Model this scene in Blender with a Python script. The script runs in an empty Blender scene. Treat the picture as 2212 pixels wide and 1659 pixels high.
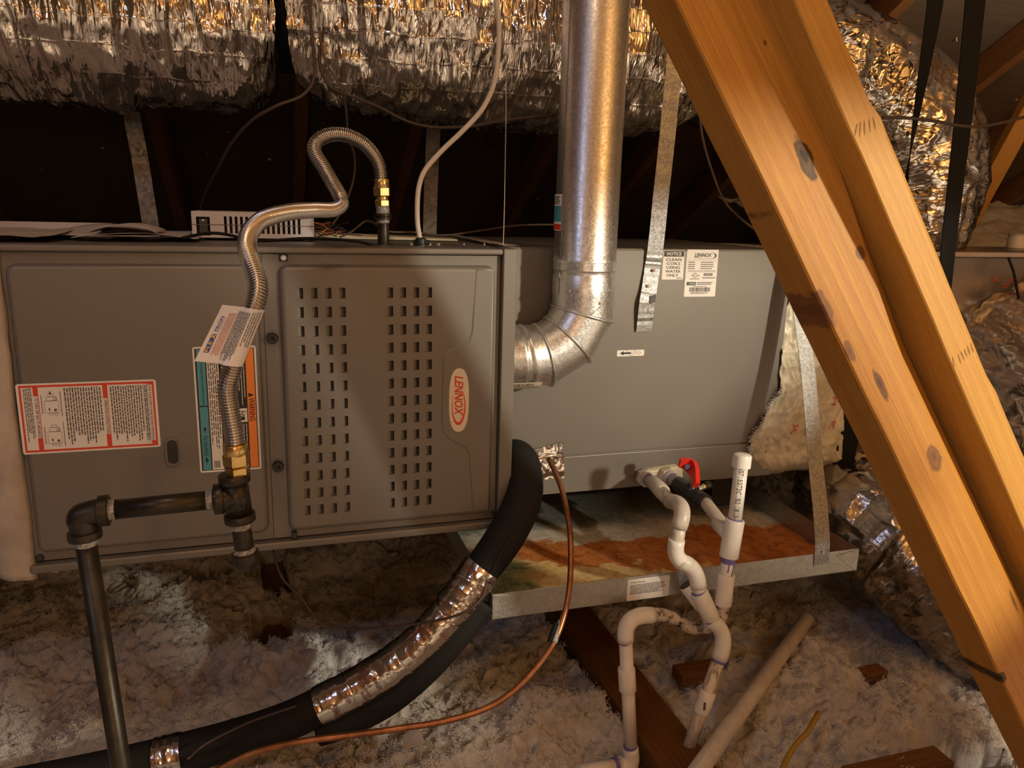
import bpy, bmesh, math, random
import numpy as np
from mathutils import Vector, Matrix
random.seed(7); rng = np.random.default_rng(7)
SC = bpy.context.scene
V = np.array

# ------------------------------------------------------------------ camera
F = 1662.0; YAW = .3054; PIT = .2241; ROL = .0269; CAM = V([-.422, -1.361, .605])
cy_, sy_ = math.cos(YAW), math.sin(YAW); cp_, sp_ = math.cos(PIT), math.sin(PIT)
FW = V([sy_*cp_, cy_*cp_, -sp_]); rt_ = V([cy_, -sy_, 0.]); up_ = np.cross(rt_, FW)
RT = math.cos(ROL)*rt_ + math.sin(ROL)*up_; UP = -math.sin(ROL)*rt_ + math.cos(ROL)*up_
cam_d = bpy.data.cameras.new('camera'); cam = bpy.data.objects.new('camera', cam_d); SC.collection.objects.link(cam)
cam_d.sensor_width = 36; cam_d.lens = F/2212*36; cam_d.clip_start = .02
cam.matrix_world = Matrix(((RT[0], UP[0], -FW[0], CAM[0]), (RT[1], UP[1], -FW[1], CAM[1]), (RT[2], UP[2], -FW[2], CAM[2]), (0, 0, 0, 1)))
SC.camera = cam
def ray(x, y): return FW + RT*(x-1106)/F - UP*(y-829.5)/F
def aY(x, y, v):  # point on the vertical plane Y = v seen at a pixel
    d = ray(x, y); return CAM + d*(v-CAM[1])/d[1]
def aZ(x, y, v):
    d = ray(x, y); return CAM + d*(v-CAM[2])/d[2]
def aD(x, y, v): return CAM + ray(x, y)*v

# ------------------------------------------------------------------ world, lights, exposure
w = bpy.data.worlds.new('attic_air'); SC.world = w; w.use_nodes = True
w.node_tree.nodes['Background'].inputs[0].default_value = (.02, .017, .014, 1)
w.node_tree.nodes['Background'].inputs[1].default_value = .3
def lamp(name, kind, loc, energy, color, **kw):
    l = bpy.data.lights.new(name, kind); l.energy = energy; l.color = color
    for k, v in kw.items(): setattr(l, k, v)
    o = bpy.data.objects.new(name, l); SC.collection.objects.link(o); o.location = loc; return o
def aim(o, t): o.rotation_euler = (Vector(t)-o.location).to_track_quat('-Z', 'Y').to_euler()
LAMP = V([1.45, -2.20, 1.0])
lamp('attic_bulb', 'POINT', LAMP, 225, (1., .92, .72), shadow_soft_size=.05)
l2 = lamp('fill_high', 'POINT', (-.55, -1.0, 1.80), 17, (1., .72, .47), shadow_soft_size=.22)  # fill light added overhead to brighten floor and duct
lamp('fill_low', 'POINT', (-.75, -3.25, .70), 20, (1., .70, .44), shadow_soft_size=.12)  # added fill, low behind the camera, for under the furnace and foil reflections
l3 = lamp('gable_daylight', 'AREA', (-1.8, -1.75, 1.62), 4.0, (.46, .64, 1.), shape='RECTANGLE', size=.22, size_y=.15); aim(l3, (-.1, .2, .6))
SC.view_settings.view_transform = 'Standard'; SC.view_settings.look = 'None'
SC.view_settings.gamma = 1; SC.view_settings.use_curve_mapping = False; SC.view_settings.exposure = .05
SC.cycles.max_bounces = 7; SC.cycles.use_denoising = True

# ------------------------------------------------------------------ materials
MATS = {}
class NT:
    def __init__(s, name):
        s.m = bpy.data.materials.new(name); s.m.use_nodes = True; s.t = s.m.node_tree
        s.b = s.t.nodes['Principled BSDF']; MATS[name] = s.m
    def n(s, ty, **kw):
        nd = s.t.nodes.new(ty)
        for k, v in kw.items():
            if isinstance(k, str) and k.startswith('i_'): nd.inputs[k[2:].replace('_', ' ')].default_value = v
            else: setattr(nd, k, v)
        return nd
    def l(s, a, b): s.t.links.new(a, b)
    def coord(s, scale=(1, 1, 1), loc=(0, 0, 0)):
        tc = s.n('ShaderNodeTexCoord'); mp = s.n('ShaderNodeMapping'); mp.inputs['Scale'].default_value = scale; mp.inputs['Location'].default_value = loc
        s.l(tc.outputs['Object'], mp.inputs['Vector']); return mp.outputs[0]
    def noise(s, vec, scale, detail=4, rough=.5, dist=0):
        nd = s.n('ShaderNodeTexNoise'); nd.inputs['Scale'].default_value = scale; nd.inputs['Detail'].default_value = detail
        nd.inputs['Roughness'].default_value = rough; nd.inputs['Distortion'].default_value = dist; s.l(vec, nd.inputs['Vector']); return nd.outputs['Fac']
    def ramp(s, fac, stops, interp='LINEAR'):
        r = s.n('ShaderNodeValToRGB'); r.color_ramp.interpolation = interp
        e = r.color_ramp.elements
        while len(e) < len(stops): e.new(.5)
        for i, (p, c) in enumerate(stops):
            e[i].position = p; e[i].color = (c[0], c[1], c[2], 1) if hasattr(c, '__len__') else (c, c, c, 1)
        s.l(fac, r.inputs[0]); return r.outputs[0]
    def mix(s, fac, a, b, typ='MIX'):
        m = s.n('ShaderNodeMix', data_type='RGBA', blend_type=typ)
        for sock, v in ((m.inputs[0], fac), (m.inputs[6], a), (m.inputs[7], b)):
            if hasattr(v, 'links') or isinstance(v, bpy.types.NodeSocket): s.l(v, sock)
            elif sock == m.inputs[0]: sock.default_value = v
            else: sock.default_value = (*v, 1)
        return m.outputs[2]
    def math(s, op, a, b=0.):
        m = s.n('ShaderNodeMath', operation=op)
        for i, v in enumerate((a, b)):
            if isinstance(v, bpy.types.NodeSocket): s.l(v, m.inputs[i])
            else: m.inputs[i].default_value = v
        return m.outputs[0]
    def set(s, color=None, rough=None, metal=None, spec=None):
        for nm, v in (('Base Color', color), ('Roughness', rough), ('Metallic', metal), ('Specular IOR Level', spec)):
            if v is None: continue
            if isinstance(v, bpy.types.NodeSocket): s.l(v, s.b.inputs[nm])
            else: s.b.inputs[nm].default_value = (*v, 1) if hasattr(v, '__len__') else v
    def bump(s, h, strength=.3, dist=.001):
        b = s.n('ShaderNodeBump'); b.inputs['Strength'].default_value = strength; b.inputs['Distance'].default_value = dist
        s.l(h, b.inputs['Height']); s.l(b.outputs[0], s.b.inputs['Normal'])

def plain(name, col, rough=.5, metal=0., spec=None):
    t = NT(name); t.set(col, rough, metal, spec); return t.m
def speck(name, col, col2, scale, rough=.5, metal=0., bump=0., bscale=None, lo=.35, hi=.65):
    t = NT(name); v = t.coord(); n = t.noise(v, scale, 6, .6)
    t.set(t.ramp(n, [(lo, col), (hi, col2)]), rough, metal)
    if bump: t.bump(t.noise(v, bscale or scale, 4), bump, .001)
    return t.m

# painted steel of the cabinets
t = NT('cabinet_paint'); v = t.coord(); n = t.noise(v, 3, 3); t.set(t.ramp(n, [(.3, (.160, .146, .128)), (.7, (.176, .160, .140))]), .42, .25)
t.bump(t.noise(v, 900, 2), .06, .0006)
plain('cabinet_dark', (.03, .028, .025), .6)
# galvanised steel with spangle
def galv(name, c1, c2, rough=.36, sc=160):
    t = NT(name); v = t.coord(); vo = t.n('ShaderNodeTexVoronoi'); vo.inputs['Scale'].default_value = sc; t.l(v, vo.inputs['Vector'])
    sp = t.n('ShaderNodeSeparateColor'); t.l(vo.outputs['Color'], sp.inputs[0])
    n = t.noise(v, 8, 5); m = t.math('ADD', t.math('MULTIPLY', sp.outputs[0], .6), t.math('MULTIPLY', n, .4))
    t.set(t.ramp(m, [(.2, c1), (.8, c2)]), t.math('ADD', t.math('MULTIPLY', sp.outputs[1], .16), rough-.08), .92)
    t.bump(sp.outputs[2], .025, .0006); return t.m
galv('galvanised', (.52, .52, .51), (.72, .72, .71), .36, 330); galv('galvanised_strap', (.24, .243, .247), (.40, .405, .41), .5, 300)
galv('galvanised_dull', (.42, .42, .41), (.52, .52, .50), .5, 200); galv('galvanised_shaded', (.16, .155, .15), (.26, .25, .24), .5, 120)  # shaded copy: back-strap shade baked into the zinc colour
# crinkled foil: bright metal, creases as bump, reinforcing scrim threads
def foil(name, col, rough, sx=(9, 9, 9), strength=.9, scrim=True, fine=1.):
    t = NT(name); v = t.coord(sx)
    nc = t.n('ShaderNodeTexNoise'); nc.inputs['Scale'].default_value = 2.2; nc.inputs['Detail'].default_value = 2; t.l(v, nc.inputs['Vector'])
    wv = t.n('ShaderNodeVectorMath', operation='ADD'); t.l(v, wv.inputs[0]); t.l(nc.outputs['Color'], wv.inputs[1])
    vo = t.n('ShaderNodeTexVoronoi', feature='F1'); vo.inputs['Scale'].default_value = 2.6*fine; t.l(wv.outputs[0], vo.inputs['Vector'])
    vo2 = t.n('ShaderNodeTexVoronoi', feature='F1'); vo2.inputs['Scale'].default_value = 6.5*fine; t.l(wv.outputs[0], vo2.inputs['Vector'])
    a = t.noise(v, 1.4, 3, .5, .6)
    h = t.math('ADD', t.math('ADD', t.math('MULTIPLY', vo.outputs['Distance'], .8), t.math('MULTIPLY', vo2.outputs['Distance'], .28)), t.math('MULTIPLY', a, .9))
    if scrim:
        v2 = t.coord((1, 1, 1))
        for dr, k in (('Z', 7), ('DIAGONAL', 5)):
            wt = t.n('ShaderNodeTexWave', bands_direction=dr); wt.inputs['Scale'].default_value = k; wt.inputs['Distortion'].default_value = 1.6; wt.inputs['Detail Scale'].default_value = 1.5
            t.l(v2, wt.inputs['Vector']); h = t.math('ADD', h, t.math('MULTIPLY', t.math('POWER', wt.outputs['Fac'], 60.), .10))
    t.set(t.ramp(t.noise(v, 1.3, 3), [(.3, tuple(c*.85 for c in col)), (.7, col)]), rough, 1.)
    t.bump(h, strength, .012); return t.m
foil('duct_foil', (.84, .80, .76), .12, (19, 4.2, 4.2), .42)
foil('elbow_foil', (.66, .62, .59), .16, (5, 5, 8), .6, False)
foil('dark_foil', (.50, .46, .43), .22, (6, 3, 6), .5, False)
foil('tape_foil', (.83, .80, .77), .17, (8, 8, 8), .12, False)
foil('board_foil', (.42, .40, .42), .34, (3, 3, 3), .06, False)
# timber: grain along local X, optional knots
def timber(name, light, dark, rough=.55, knots=(), ringscale=26, vary=1., contrast=.5):
    t = NT(name); v = t.coord((1.2, 22, 22)); n1 = t.noise(v, 2.2, 8, .62, .4)
    vw = t.coord((.55, 8, 8)); wv = t.n('ShaderNodeTexWave', bands_direction='Y', wave_profile='SAW'); wv.inputs['Scale'].default_value = ringscale/10
    wv.inputs['Distortion'].default_value = 3.2; wv.inputs['Detail'].default_value = 3; wv.inputs['Detail Scale'].default_value = .8; t.l(vw, wv.inputs['Vector'])
    f = t.math('ADD', t.math('MULTIPLY', n1, 1-contrast*.6), t.math('MULTIPLY', wv.outputs['Fac'], contrast*.6))
    col = t.ramp(f, [(.25, light), (.62, tuple((a*.6+b*.4) for a, b in zip(light, dark))), (.86, dark)])
    big = t.noise(t.coord((2, 3, 3)), 2., 3); col = t.mix(t.ramp(big, [(.35, .0), (.75, .35*vary)]), col, dark)
    fg = t.noise(t.coord((3, 150, 150)), 2.4, 6, .7); gl = t.noise(t.coord((.8, 55, 55)), 2.4, 4, .6, .6)
    col = t.mix(t.ramp(fg, [(.42, .38), (.56, 0.)]), col, dark); col = t.mix(t.ramp(gl, [(.50, 0.), (.53, .55), (.56, 0.)]), col, dark)
    tc = t.n('ShaderNodeTexCoord')
    for (kx, ky, rx, ry, c) in knots:
        sub = t.n('ShaderNodeVectorMath', operation='SUBTRACT'); t.l(tc.outputs['Object'], sub.inputs[0]); sub.inputs[1].default_value = (kx, ky, 0)
        ml = t.n('ShaderNodeVectorMath', operation='MULTIPLY'); t.l(sub.outputs[0], ml.inputs[0]); ml.inputs[1].default_value = (1/rx, 1/ry, 0)
        dn = t.n('ShaderNodeTexNoise'); dn.inputs['Scale'].default_value = 60; t.l(tc.outputs['Object'], dn.inputs['Vector'])
        ln = t.n('ShaderNodeVectorMath', operation='LENGTH'); t.l(ml.outputs[0], ln.inputs[0])
        d = t.math('ADD', ln.outputs['Value'], t.math('MULTIPLY', t.math('SUBTRACT', dn.outputs['Fac'], .5), .9))
        col = t.mix(t.ramp(d, [(.25, 1.), (.45, .75), (.75, .9), (1.05, 0.)]), col, c)
    t.set(col, rough, 0., .3); t.bump(t.math('ADD', t.math('ADD', f, fg), gl), .5, .0012); return t.m
timber('rafter_wood', (.28, .13, .045), (.14, .055, .018))
timber('joist_wood', (.36, .18, .045), (.2, .085, .02))
timber('lit_plywood', (.60, .34, .13), (.42, .21, .07), .6, ringscale=10)
timber('deck_wood', (.13, .088, .058), (.075, .05, .033), .7, ringscale=10)
timber('brace_wood_fine', (.54, .29, .062), (.38, .18, .032), .5, ((.60, 0, .012, .006, (.3, .13, .04)), (.625, .010, .009, .005, (.32, .14, .05))), ringscale=34)
timber('board_wood', (.22, .095, .027), (.085, .032, .01), .45, ((.20, .01, .035, .02, (.1, .035, .01)),))
# loose fill
t = NT('loose_fill'); v = t.coord(); n = t.noise(v, 34, 8, .7, .8); n2 = t.noise(v, 4, 3)
c = t.ramp(n, [(.28, (.62, .58, .55)), (.5, (.80, .77, .73)), (.72, (.88, .85, .82))]); t.set(t.mix(t.ramp(n2, [(.4, 0.), (.7, .3)]), c, (.60, .54, .53)), 1., 0., .05)
h1 = t.noise(v, 60, 8, .78, 1.4); t.bump(h1, .9, .008)
plain('fibre_fill', (.82, .79, .76), .9, 0, .1); plain('black_rubber', (.011, .0105, .010), .75, 0, .25); plain('black_strap', (.005, .005, .005), .7, 0, .2); plain('black_plastic', (.015, .015, .014), .4)
speck('black_iron', (.022, .018, .014), (.045, .036, .026), 40, .38, .55, .15, 300)
speck('thread_dope', (.10, .095, .09), (.42, .40, .38), 250, .5, .1, .6, 400)
plain('steel_corrugated', (.56, .54, .52), .24, 1.); speck('brass', (.50, .35, .13), (.68, .50, .22), 60, .28, .95)
speck('copper', (.22, .085, .036), (.40, .17, .075), 35, .34, .75)
plain('wire_brown', (.045, .026, .018), .5); plain('wire_tan', (.085, .055, .036), .55); plain('cable_white', (.62, .57, .50), .42)
speck('pvc_white', (.66, .63, .58), (.80, .77, .73), 14, .3); speck('pvc_grey', (.46, .41, .35), (.60, .545, .47), 22, .38)
t = NT('pvc_soiled'); v = t.coord(); t.set(t.ramp(t.noise(v, 75, 7, .75), [(.46, (.60, .53, .46)), (.53, (.40, .34, .28)), (.60, (.03, .025, .02))]), .45)
t = NT('pvc_dirty'); v = t.coord((1, 1, .35)); t.set(t.ramp(t.noise(v, 55, 6, .7, .5), [(.36, (.17, .12, .085)), (.47, (.57, .49, .40)), (.6, (.68, .60, .52))]), .4)
plain('primer_purple', (.16, .12, .36), .4); plain('boss_beige', (.56, .52, .38), .5); plain('valve_red', (.62, .022, .014), .35); plain('valve_blue', (.06, .09, .2), .4)
plain('white_plastic', (.56, .54, .56), .4); plain('screw_zinc', (.7, .68, .64), .3, .9); plain('led_red', (.6, .02, .02), .3)
plain('paper_grey', (.42, .37, .36), .8); plain('label_white', (.74, .72, .69), .5); plain('label_cream', (.66, .58, .45), .45); plain('ink_black', (.012, .011, .01), .5)
plain('ink_grey', (.11, .10, .095), .5); plain('print_maroon', (.16, .05, .035), .5); plain('ink_red', (.62, .055, .02), .45); plain('ink_orange', (.80, .24, .035), .45); plain('ink_teal', (.07, .30, .38), .45)
plain('ink_blue', (.03, .07, .42), .45); plain('ink_yellow', (.7, .55, .05), .45); plain('ink_pink', (.55, .30, .27), .5); plain('tag_vinyl', (.70, .70, .76), .32); plain('logo_red', (.60, .035, .012), .42)
speck('mastic', (.36, .31, .27), (.52, .46, .40), 12, .6, 0, .5, 60); speck('mastic_cream', (.46, .42, .31), (.66, .61, .48), 16, .38, 0, .7, 70)
speck('fibre_white', (.6, .58, .54), (.85, .83, .8), 60, .9, 0, .8, 200); plain('yellow_wire', (.36, .22, .03), .5); plain('wood_edge', (.5, .35, .15), .6)
# the pan: galvanised sheet with old rust, scale and green stain (object space: x along, y depth)
t = NT('pan_rust'); tc = t.n('ShaderNodeTexCoord'); sx = t.n('ShaderNodeSeparateXYZ'); t.l(tc.outputs['Object'], sx.inputs[0]); v = t.coord()
wob = t.math('ADD', t.math('MULTIPLY', t.math('SUBTRACT', t.noise(v, 6, 5, .55, .8), .5), .22), t.math('MULTIPLY', t.math('SUBTRACT', t.noise(v, 38, 6, .7, .5), .5), .07))
X_ = sx.outputs['X']; yy = t.math('ADD', sx.outputs['Y'], wob)
n1 = t.noise(v, 45, 7, .7); g = t.ramp(n1, [(.35, (.13, .14, .125)), (.60, (.21, .22, .19)), (.70, (.55, .52, .43))])
n2 = t.noise(v, 60, 7, .72); cr = t.ramp(n2, [(.3, (.40, .39, .33)), (.6, (.68, .64, .54))])
n3 = t.noise(v, 34, 8, .74, .6); ru = t.ramp(n3, [(.3, (.12, .032, .010)), (.46, (.46, .15, .032)), (.66, (.62, .25, .07))])
oc = t.ramp(n2, [(.3, (.42, .25, .07)), (.48, (.66, .46, .19)), (.7, (.78, .64, .34))]); gr = t.ramp(n3, [(.35, (.07, .13, .07)), (.5, (.25, .28, .15)), (.7, (.55, .52, .32))])
def step(a, lo, hi):
    return t.ramp(t.math('DIVIDE', t.math('SUBTRACT', a, lo), hi-lo), [(0., 0.), (1., 1.)])
neg = t.math('MULTIPLY', yy, -1.)
col = t.mix(step(yy, -.095, -.035), cr, g)
col = t.mix(step(neg, .148, .160), col, ru)
oz = t.math('SUBTRACT', t.math('ADD', neg, t.math('MULTIPLY', t.math('SUBTRACT', t.noise(v, 5.5, 3, .5, 1.2), .5), .30)), t.math('MULTIPLY', t.math('ADD', X_, .22), .30))
col = t.mix(t.math('MULTIPLY', step(oz, .235, .248), step(t.math('MULTIPLY', X_, -1.), -.20, -.10)), col, oc)
gm = step(t.math('ADD', t.math('MULTIPLY', X_, -1.), t.math('MULTIPLY', wob, .6)), .268, .30)
gm = t.math('MULTIPLY', gm, step(neg, .10, .15)); col = t.mix(gm, col, gr)
t.set(col, .7, .1); t.bump(t.math('ADD', n1, n3), .5, .003)

# ------------------------------------------------------------------ builders
WO = {}
def link(o, org, parent=None):
    SC.collection.objects.link(o); org = V(org, dtype=float); WO[o.name] = org
    if parent is not None: o.parent = parent; o.location = Vector(org - WO[parent.name])
    else: o.location = Vector(org)
    return o
def tag(o, label=None, cat=None, group=None, kind=None):
    for k, v in (('label', label), ('category', cat), ('group', group), ('kind', kind)):
        if v: o[k] = v
    return o
def thing(name, label, cat, org=(0, 0, 0), group=None):
    return tag(link(bpy.data.objects.new(name, None), org), label, cat, group)
class MB:
    """collects vertices and faces, several materials, then builds one mesh"""
    def __init__(s): s.v = []; s.f = []; s.m = []; s.n = 0; s.sm = []
    def add(s, verts, faces, mi=0, smooth=False):
        verts = np.asarray(verts, float); s.v.append(verts)
        for f in faces: s.f.append([i+s.n for i in f]); s.m.append(mi); s.sm.append(smooth)
        s.n += len(verts); return s
    def box(s, lo, hi, mi=0):
        (a, b, c), (d, e, f) = lo, hi
        return s.add([(a, b, c), (d, b, c), (d, e, c), (a, e, c), (a, b, f), (d, b, f), (d, e, f), (a, e, f)],
                     [(0, 3, 2, 1), (4, 5, 6, 7), (0, 1, 5, 4), (1, 2, 6, 5), (2, 3, 7, 6), (3, 0, 4, 7)], mi)
    def tube(s, pts, r, seg=12, mi=0, cap=True, smooth=True, flat=None):
        P = np.asarray(pts, float); n = len(P); R = np.broadcast_to(np.asarray(r, float), (n,))
        T = np.gradient(P, axis=0); T /= np.linalg.norm(T, axis=1)[:, None]+1e-12
        a = V([0, 0, 1.]) if abs(T[0][2]) < .9 else V([1., 0, 0]); N = np.cross(T[0], a); N /= np.linalg.norm(N)
        ang = np.linspace(0, 2*math.pi, seg, endpoint=False); vs = []
        for i in range(n):
            N = N - T[i]*(N@T[i]); N /= np.linalg.norm(N); B = np.cross(T[i], N)
            vs.append(P[i] + R[i]*(np.cos(ang)[:, None]*N + np.sin(ang)[:, None]*B))
        vs = np.concatenate(vs); fs = []
        for i in range(n-1):
            for j in range(seg):
                k = (j+1) % seg; fs.append((i*seg+j, i*seg+k, (i+1)*seg+k, (i+1)*seg+j))
        s.add(vs, fs, mi, smooth)
        if cap:
            b = s.n-len(vs)
            s.f.append([b+j for j in range(seg)][::-1]); s.m.append(mi); s.sm.append(False)
            s.f.append([b+(n-1)*seg+j for j in range(seg)]); s.m.append(mi); s.sm.append(False)
        return s
    def build(s, name, mats, parent=None, org=None, bevel=0, seg=2, auto=False):
        if not isinstance(mats, (list, tuple)): mats = [mats]
        vv = np.concatenate(s.v); 
        if org is None: org = (vv.min(0)+vv.max(0))/2
        me = bpy.data.meshes.new(name); me.from_pydata([tuple(p) for p in vv-V(org)], [], s.f)
        for m in mats: me.materials.append(MATS[m])
        me.polygons.foreach_set('material_index', s.m); me.polygons.foreach_set('use_smooth', s.sm); me.update()
        if bevel:
            bm = bmesh.new(); bm.from_mesh(me); bmesh.ops.remove_doubles(bm, verts=bm.verts, dist=1e-6)
            ed = [e for e in bm.edges if len(e.link_faces) == 2 and e.calc_face_angle(0) > .5]
            bmesh.ops.bevel(bm, geom=ed, offset=bevel, segments=seg, profile=.5, affect='EDGES', clamp_overlap=True)
            bm.to_mesh(me); bm.free()
        return link(bpy.data.objects.new(name, me), org, parent)
def spline(pts, n=8):
    P = np.asarray(pts, float); P = np.vstack([2*P[0]-P[1], P, 2*P[-1]-P[-2]]); out = []
    for i in range(1, len(P)-2):
        p0, p1, p2, p3 = P[i-1:i+3]
        for t in np.linspace(0, 1, n, endpoint=False):
            out.append(.5*((2*p1)+(-p0+p2)*t+(2*p0-5*p1+4*p2-p3)*t*t+(-p0+3*p1-3*p2+p3)*t**3))
    out.append(P[-2]); return V(out)
def pathD(px, n=8): return spline([aD(x, y, d) for x, y, d in px], n)
def pathY(px, n=8): return spline([aY(x, y, d) for x, y, d in px], n)
def tube(name, pts, r, mat, parent=None, seg=12): return MB().tube(pts, r, seg).build(name, mat, parent)
def box(name, lo, hi, mat, parent=None, bevel=0, seg=2): return MB().box(lo, hi).build(name, mat, parent, bevel=bevel, seg=seg)
def lathe(name, p, q, prof, mat, parent=None, seg=20, smooth=True, phase=0):
    """prof: list of (t along p->q in metres, radius)"""
    p = V(p, dtype=float); q = V(q, dtype=float); u = (q-p)/np.linalg.norm(q-p); a = V([0, 0, 1.]) if abs(u[2]) < .9 else V([1., 0, 0])
    N = np.cross(u, a); N /= np.linalg.norm(N); B = np.cross(u, N); ang = np.linspace(0, 2*math.pi, seg, endpoint=False)+phase
    vs = np.concatenate([p+u*t+r*(np.cos(ang)[:, None]*N+np.sin(ang)[:, None]*B) for t, r in prof]); m = MB(); fs = []
    for i in range(len(prof)-1):
        for j in range(seg):
            k = (j+1) % seg; fs.append((i*seg+j, (i+1)*seg+j, (i+1)*seg+k, i*seg+k))
    m.add(vs, fs, 0, smooth); e = (len(prof)-1)*seg
    m.f += [list(range(seg)), [e+j for j in range(seg)][::-1]]; m.m += [0, 0]; m.sm += [False, False]
    o = m.build(name, mat, parent)
    if smooth:
        md = o.modifiers.new('e', 'EDGE_SPLIT'); md.split_angle = math.radians(40)
    return o
def unit(a): a = V(a, dtype=float); return a/np.linalg.norm(a)
def ribbon(name, pts, wdir, w, th, mat, parent=None, wob=0):
    """flat strap along pts, width along wdir (constant or one per point)"""
    P = np.asarray(pts, float); T = np.gradient(P, axis=0); m = MB(); vs = []
    for i, p in enumerate(P):
        wd = unit(wdir if np.ndim(wdir) == 1 else wdir[i]); t = unit(T[i]); wd = unit(wd-t*(wd@t)); n = np.cross(t, wd)
        ww = w if np.ndim(w) == 0 else w[i]
        q = p + n*(rng.normal()*wob)
        vs += [q-wd*ww/2-n*th/2, q+wd*ww/2-n*th/2, q+wd*ww/2+n*th/2, q-wd*ww/2+n*th/2]
    fs = []
    for i in range(len(P)-1):
        a = i*4
        for j in range(4): k = (j+1) % 4; fs.append((a+j, a+4+j, a+4+k, a+k))
    e = 4*(len(P)-1); fs += [(0, 1, 2, 3), (e+3, e+2, e+1, e)]
    return m.add(vs, fs).build(name, mat, parent)
def rrect(cx, cz, w, h, r, n=6):
    out = []
    for k, (sx, sz) in enumerate(((1, 1), (-1, 1), (-1, -1), (1, -1))):
        for a in np.linspace(k*math.pi/2, (k+1)*math.pi/2, n): out.append((cx+sx*(w/2-r)+r*math.cos(a), cz+sz*(h/2-r)+r*math.sin(a)))
    return out

# lettering: text becomes a flat mesh in a unit box, then any mapping lays it on a surface
_tc = {}
def text_geo(s, shear=0., bold=0.):
    k = (s, shear, bold)
    if k not in _tc:
        c = bpy.data.curves.new('t', 'FONT'); c.body = s; c.shear = shear; c.offset = bold; c.resolution_u = 2; c.fill_mode = 'FRONT'
        o = bpy.data.objects.new('t', c); me = bpy.data.meshes.new_from_object(o)
        v = V([(p.co.x, p.co.y) for p in me.vertices]); f = [tuple(p.vertices) for p in me.polygons]
        lo, hi = v.min(0), v.max(0); _tc[k] = ((v-lo)/(hi-lo), f); bpy.data.objects.remove(o); bpy.data.meshes.remove(me); bpy.data.curves.remove(c)
    return _tc[k]
class Label:
    """a printed sheet: fmap(u, v, height) -> world point; prints and lettering are its children"""
    def __init__(s, fmap): s.f = fmap; s.k = 0; s.pr = MB(); s.tx = MB(); s.pm = []; s.tm = []
    def _mi(s, lst, m):
        if m not in lst: lst.append(m)
        return lst.index(m)
    def rect(s, u0, v0, u1, v1, mat, h=.0002, n=1):
        us = np.linspace(u0, u1, n+1); s.k += 1; h += min(s.k, 700)*4e-7
        vs = [s.f(u, v, h) for u in us for v in (v0, v1)]
        s.pr.add(vs, [(2*i, 2*i+2, 2*i+3, 2*i+1) for i in range(n)], s._mi(s.pm, mat)); return s
    def poly(s, pts, mat, h=.0002):
        s.k += 1; h += min(s.k, 700)*4e-7
        s.pr.add([s.f(u, v, h) for u, v in pts], [tuple(range(len(pts)))], s._mi(s.pm, mat)); return s
    def text(s, st, u0, v0, u1, v1, mat, down=False, shear=0., bold=0., h=.00045):
        g, f = text_geo(st, shear, bold); x, y = g[:, 0], g[:, 1]
        if down: u = u0+(u1-u0)*y; v = v1-(v1-v0)*x      # reads downward, letter tops to the +u side
        else: u = u0+(u1-u0)*x; v = v0+(v1-v0)*y
        s.tx.add([s.f(a, b, h) for a, b in zip(u, v)], f, s._mi(s.tm, mat)); return s
    def lines(s, u0, v0, u1, v1, n, mat, down=False, fill=.55, h=.0003, rag=.25):
        """rows of small word-like dashes: print too fine to read"""
        for i in range(n):
            a, b = (i+.5-fill/2)/n, (i+.5+fill/2)/n; e = 1-rng.random()*rag; p = rng.random()*.02
            while p < e:
                q = min(e, p+.02+rng.random()*.07)
                if down: s.rect(u0+(u1-u0)*(1-b), v1-(v1-v0)*p, u0+(u1-u0)*(1-a), v1-(v1-v0)*q, mat, h)
                else: s.rect(u0+(u1-u0)*p, v1-(v1-v0)*b, u0+(u1-u0)*q, v1-(v1-v0)*a, mat, h)
                p = q+.012
        return s
    def barcode(s, u0, v0, u1, v1, mat, down=False):
        p = 0
        while p < 1:
            q = min(1, p+.008+rng.random()*.025)
            if down: s.rect(u0, v1-(v1-v0)*p, u1, v1-(v1-v0)*q, mat)
            else: s.rect(u0+(u1-u0)*p, v0, u0+(u1-u0)*q, v1, mat)
            p = q+.012+rng.random()*.02
    def finish(s, base):
        if s.pr.n: s.pr.build('print', s.pm, base)['kind'] = 'stuff'
        if s.tx.n: s.tx.build('lettering', s.tm, base)['kind'] = 'stuff'
def flat(o, ux, vx, nrm):
    o, ux, vx, nrm = map(lambda a: V(a, dtype=float), (o, ux, vx, nrm)); return lambda u, v, h: o+ux*u+vx*v+nrm*h
def plate(name, fm, mat, parent, r=.04, asp=1., th=.0004, notch=False):
    """thin rounded sheet in label space (0..1)"""
    lp = [(x, z*1.) for x, z in rrect(.5, .5*asp, 1, asp, r)]; lp = [(a, b/asp) for a, b in lp]; n = len(lp); m = MB()
    m.add([fm(a, b, -th) for a, b in lp]+[fm(a, b, 0) for a, b in lp], [tuple(range(n, 2*n))]+[(i, (i+1) % n, n+(i+1) % n, n+i) for i in range(n)])
    return m.build(name, mat, parent)

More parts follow.
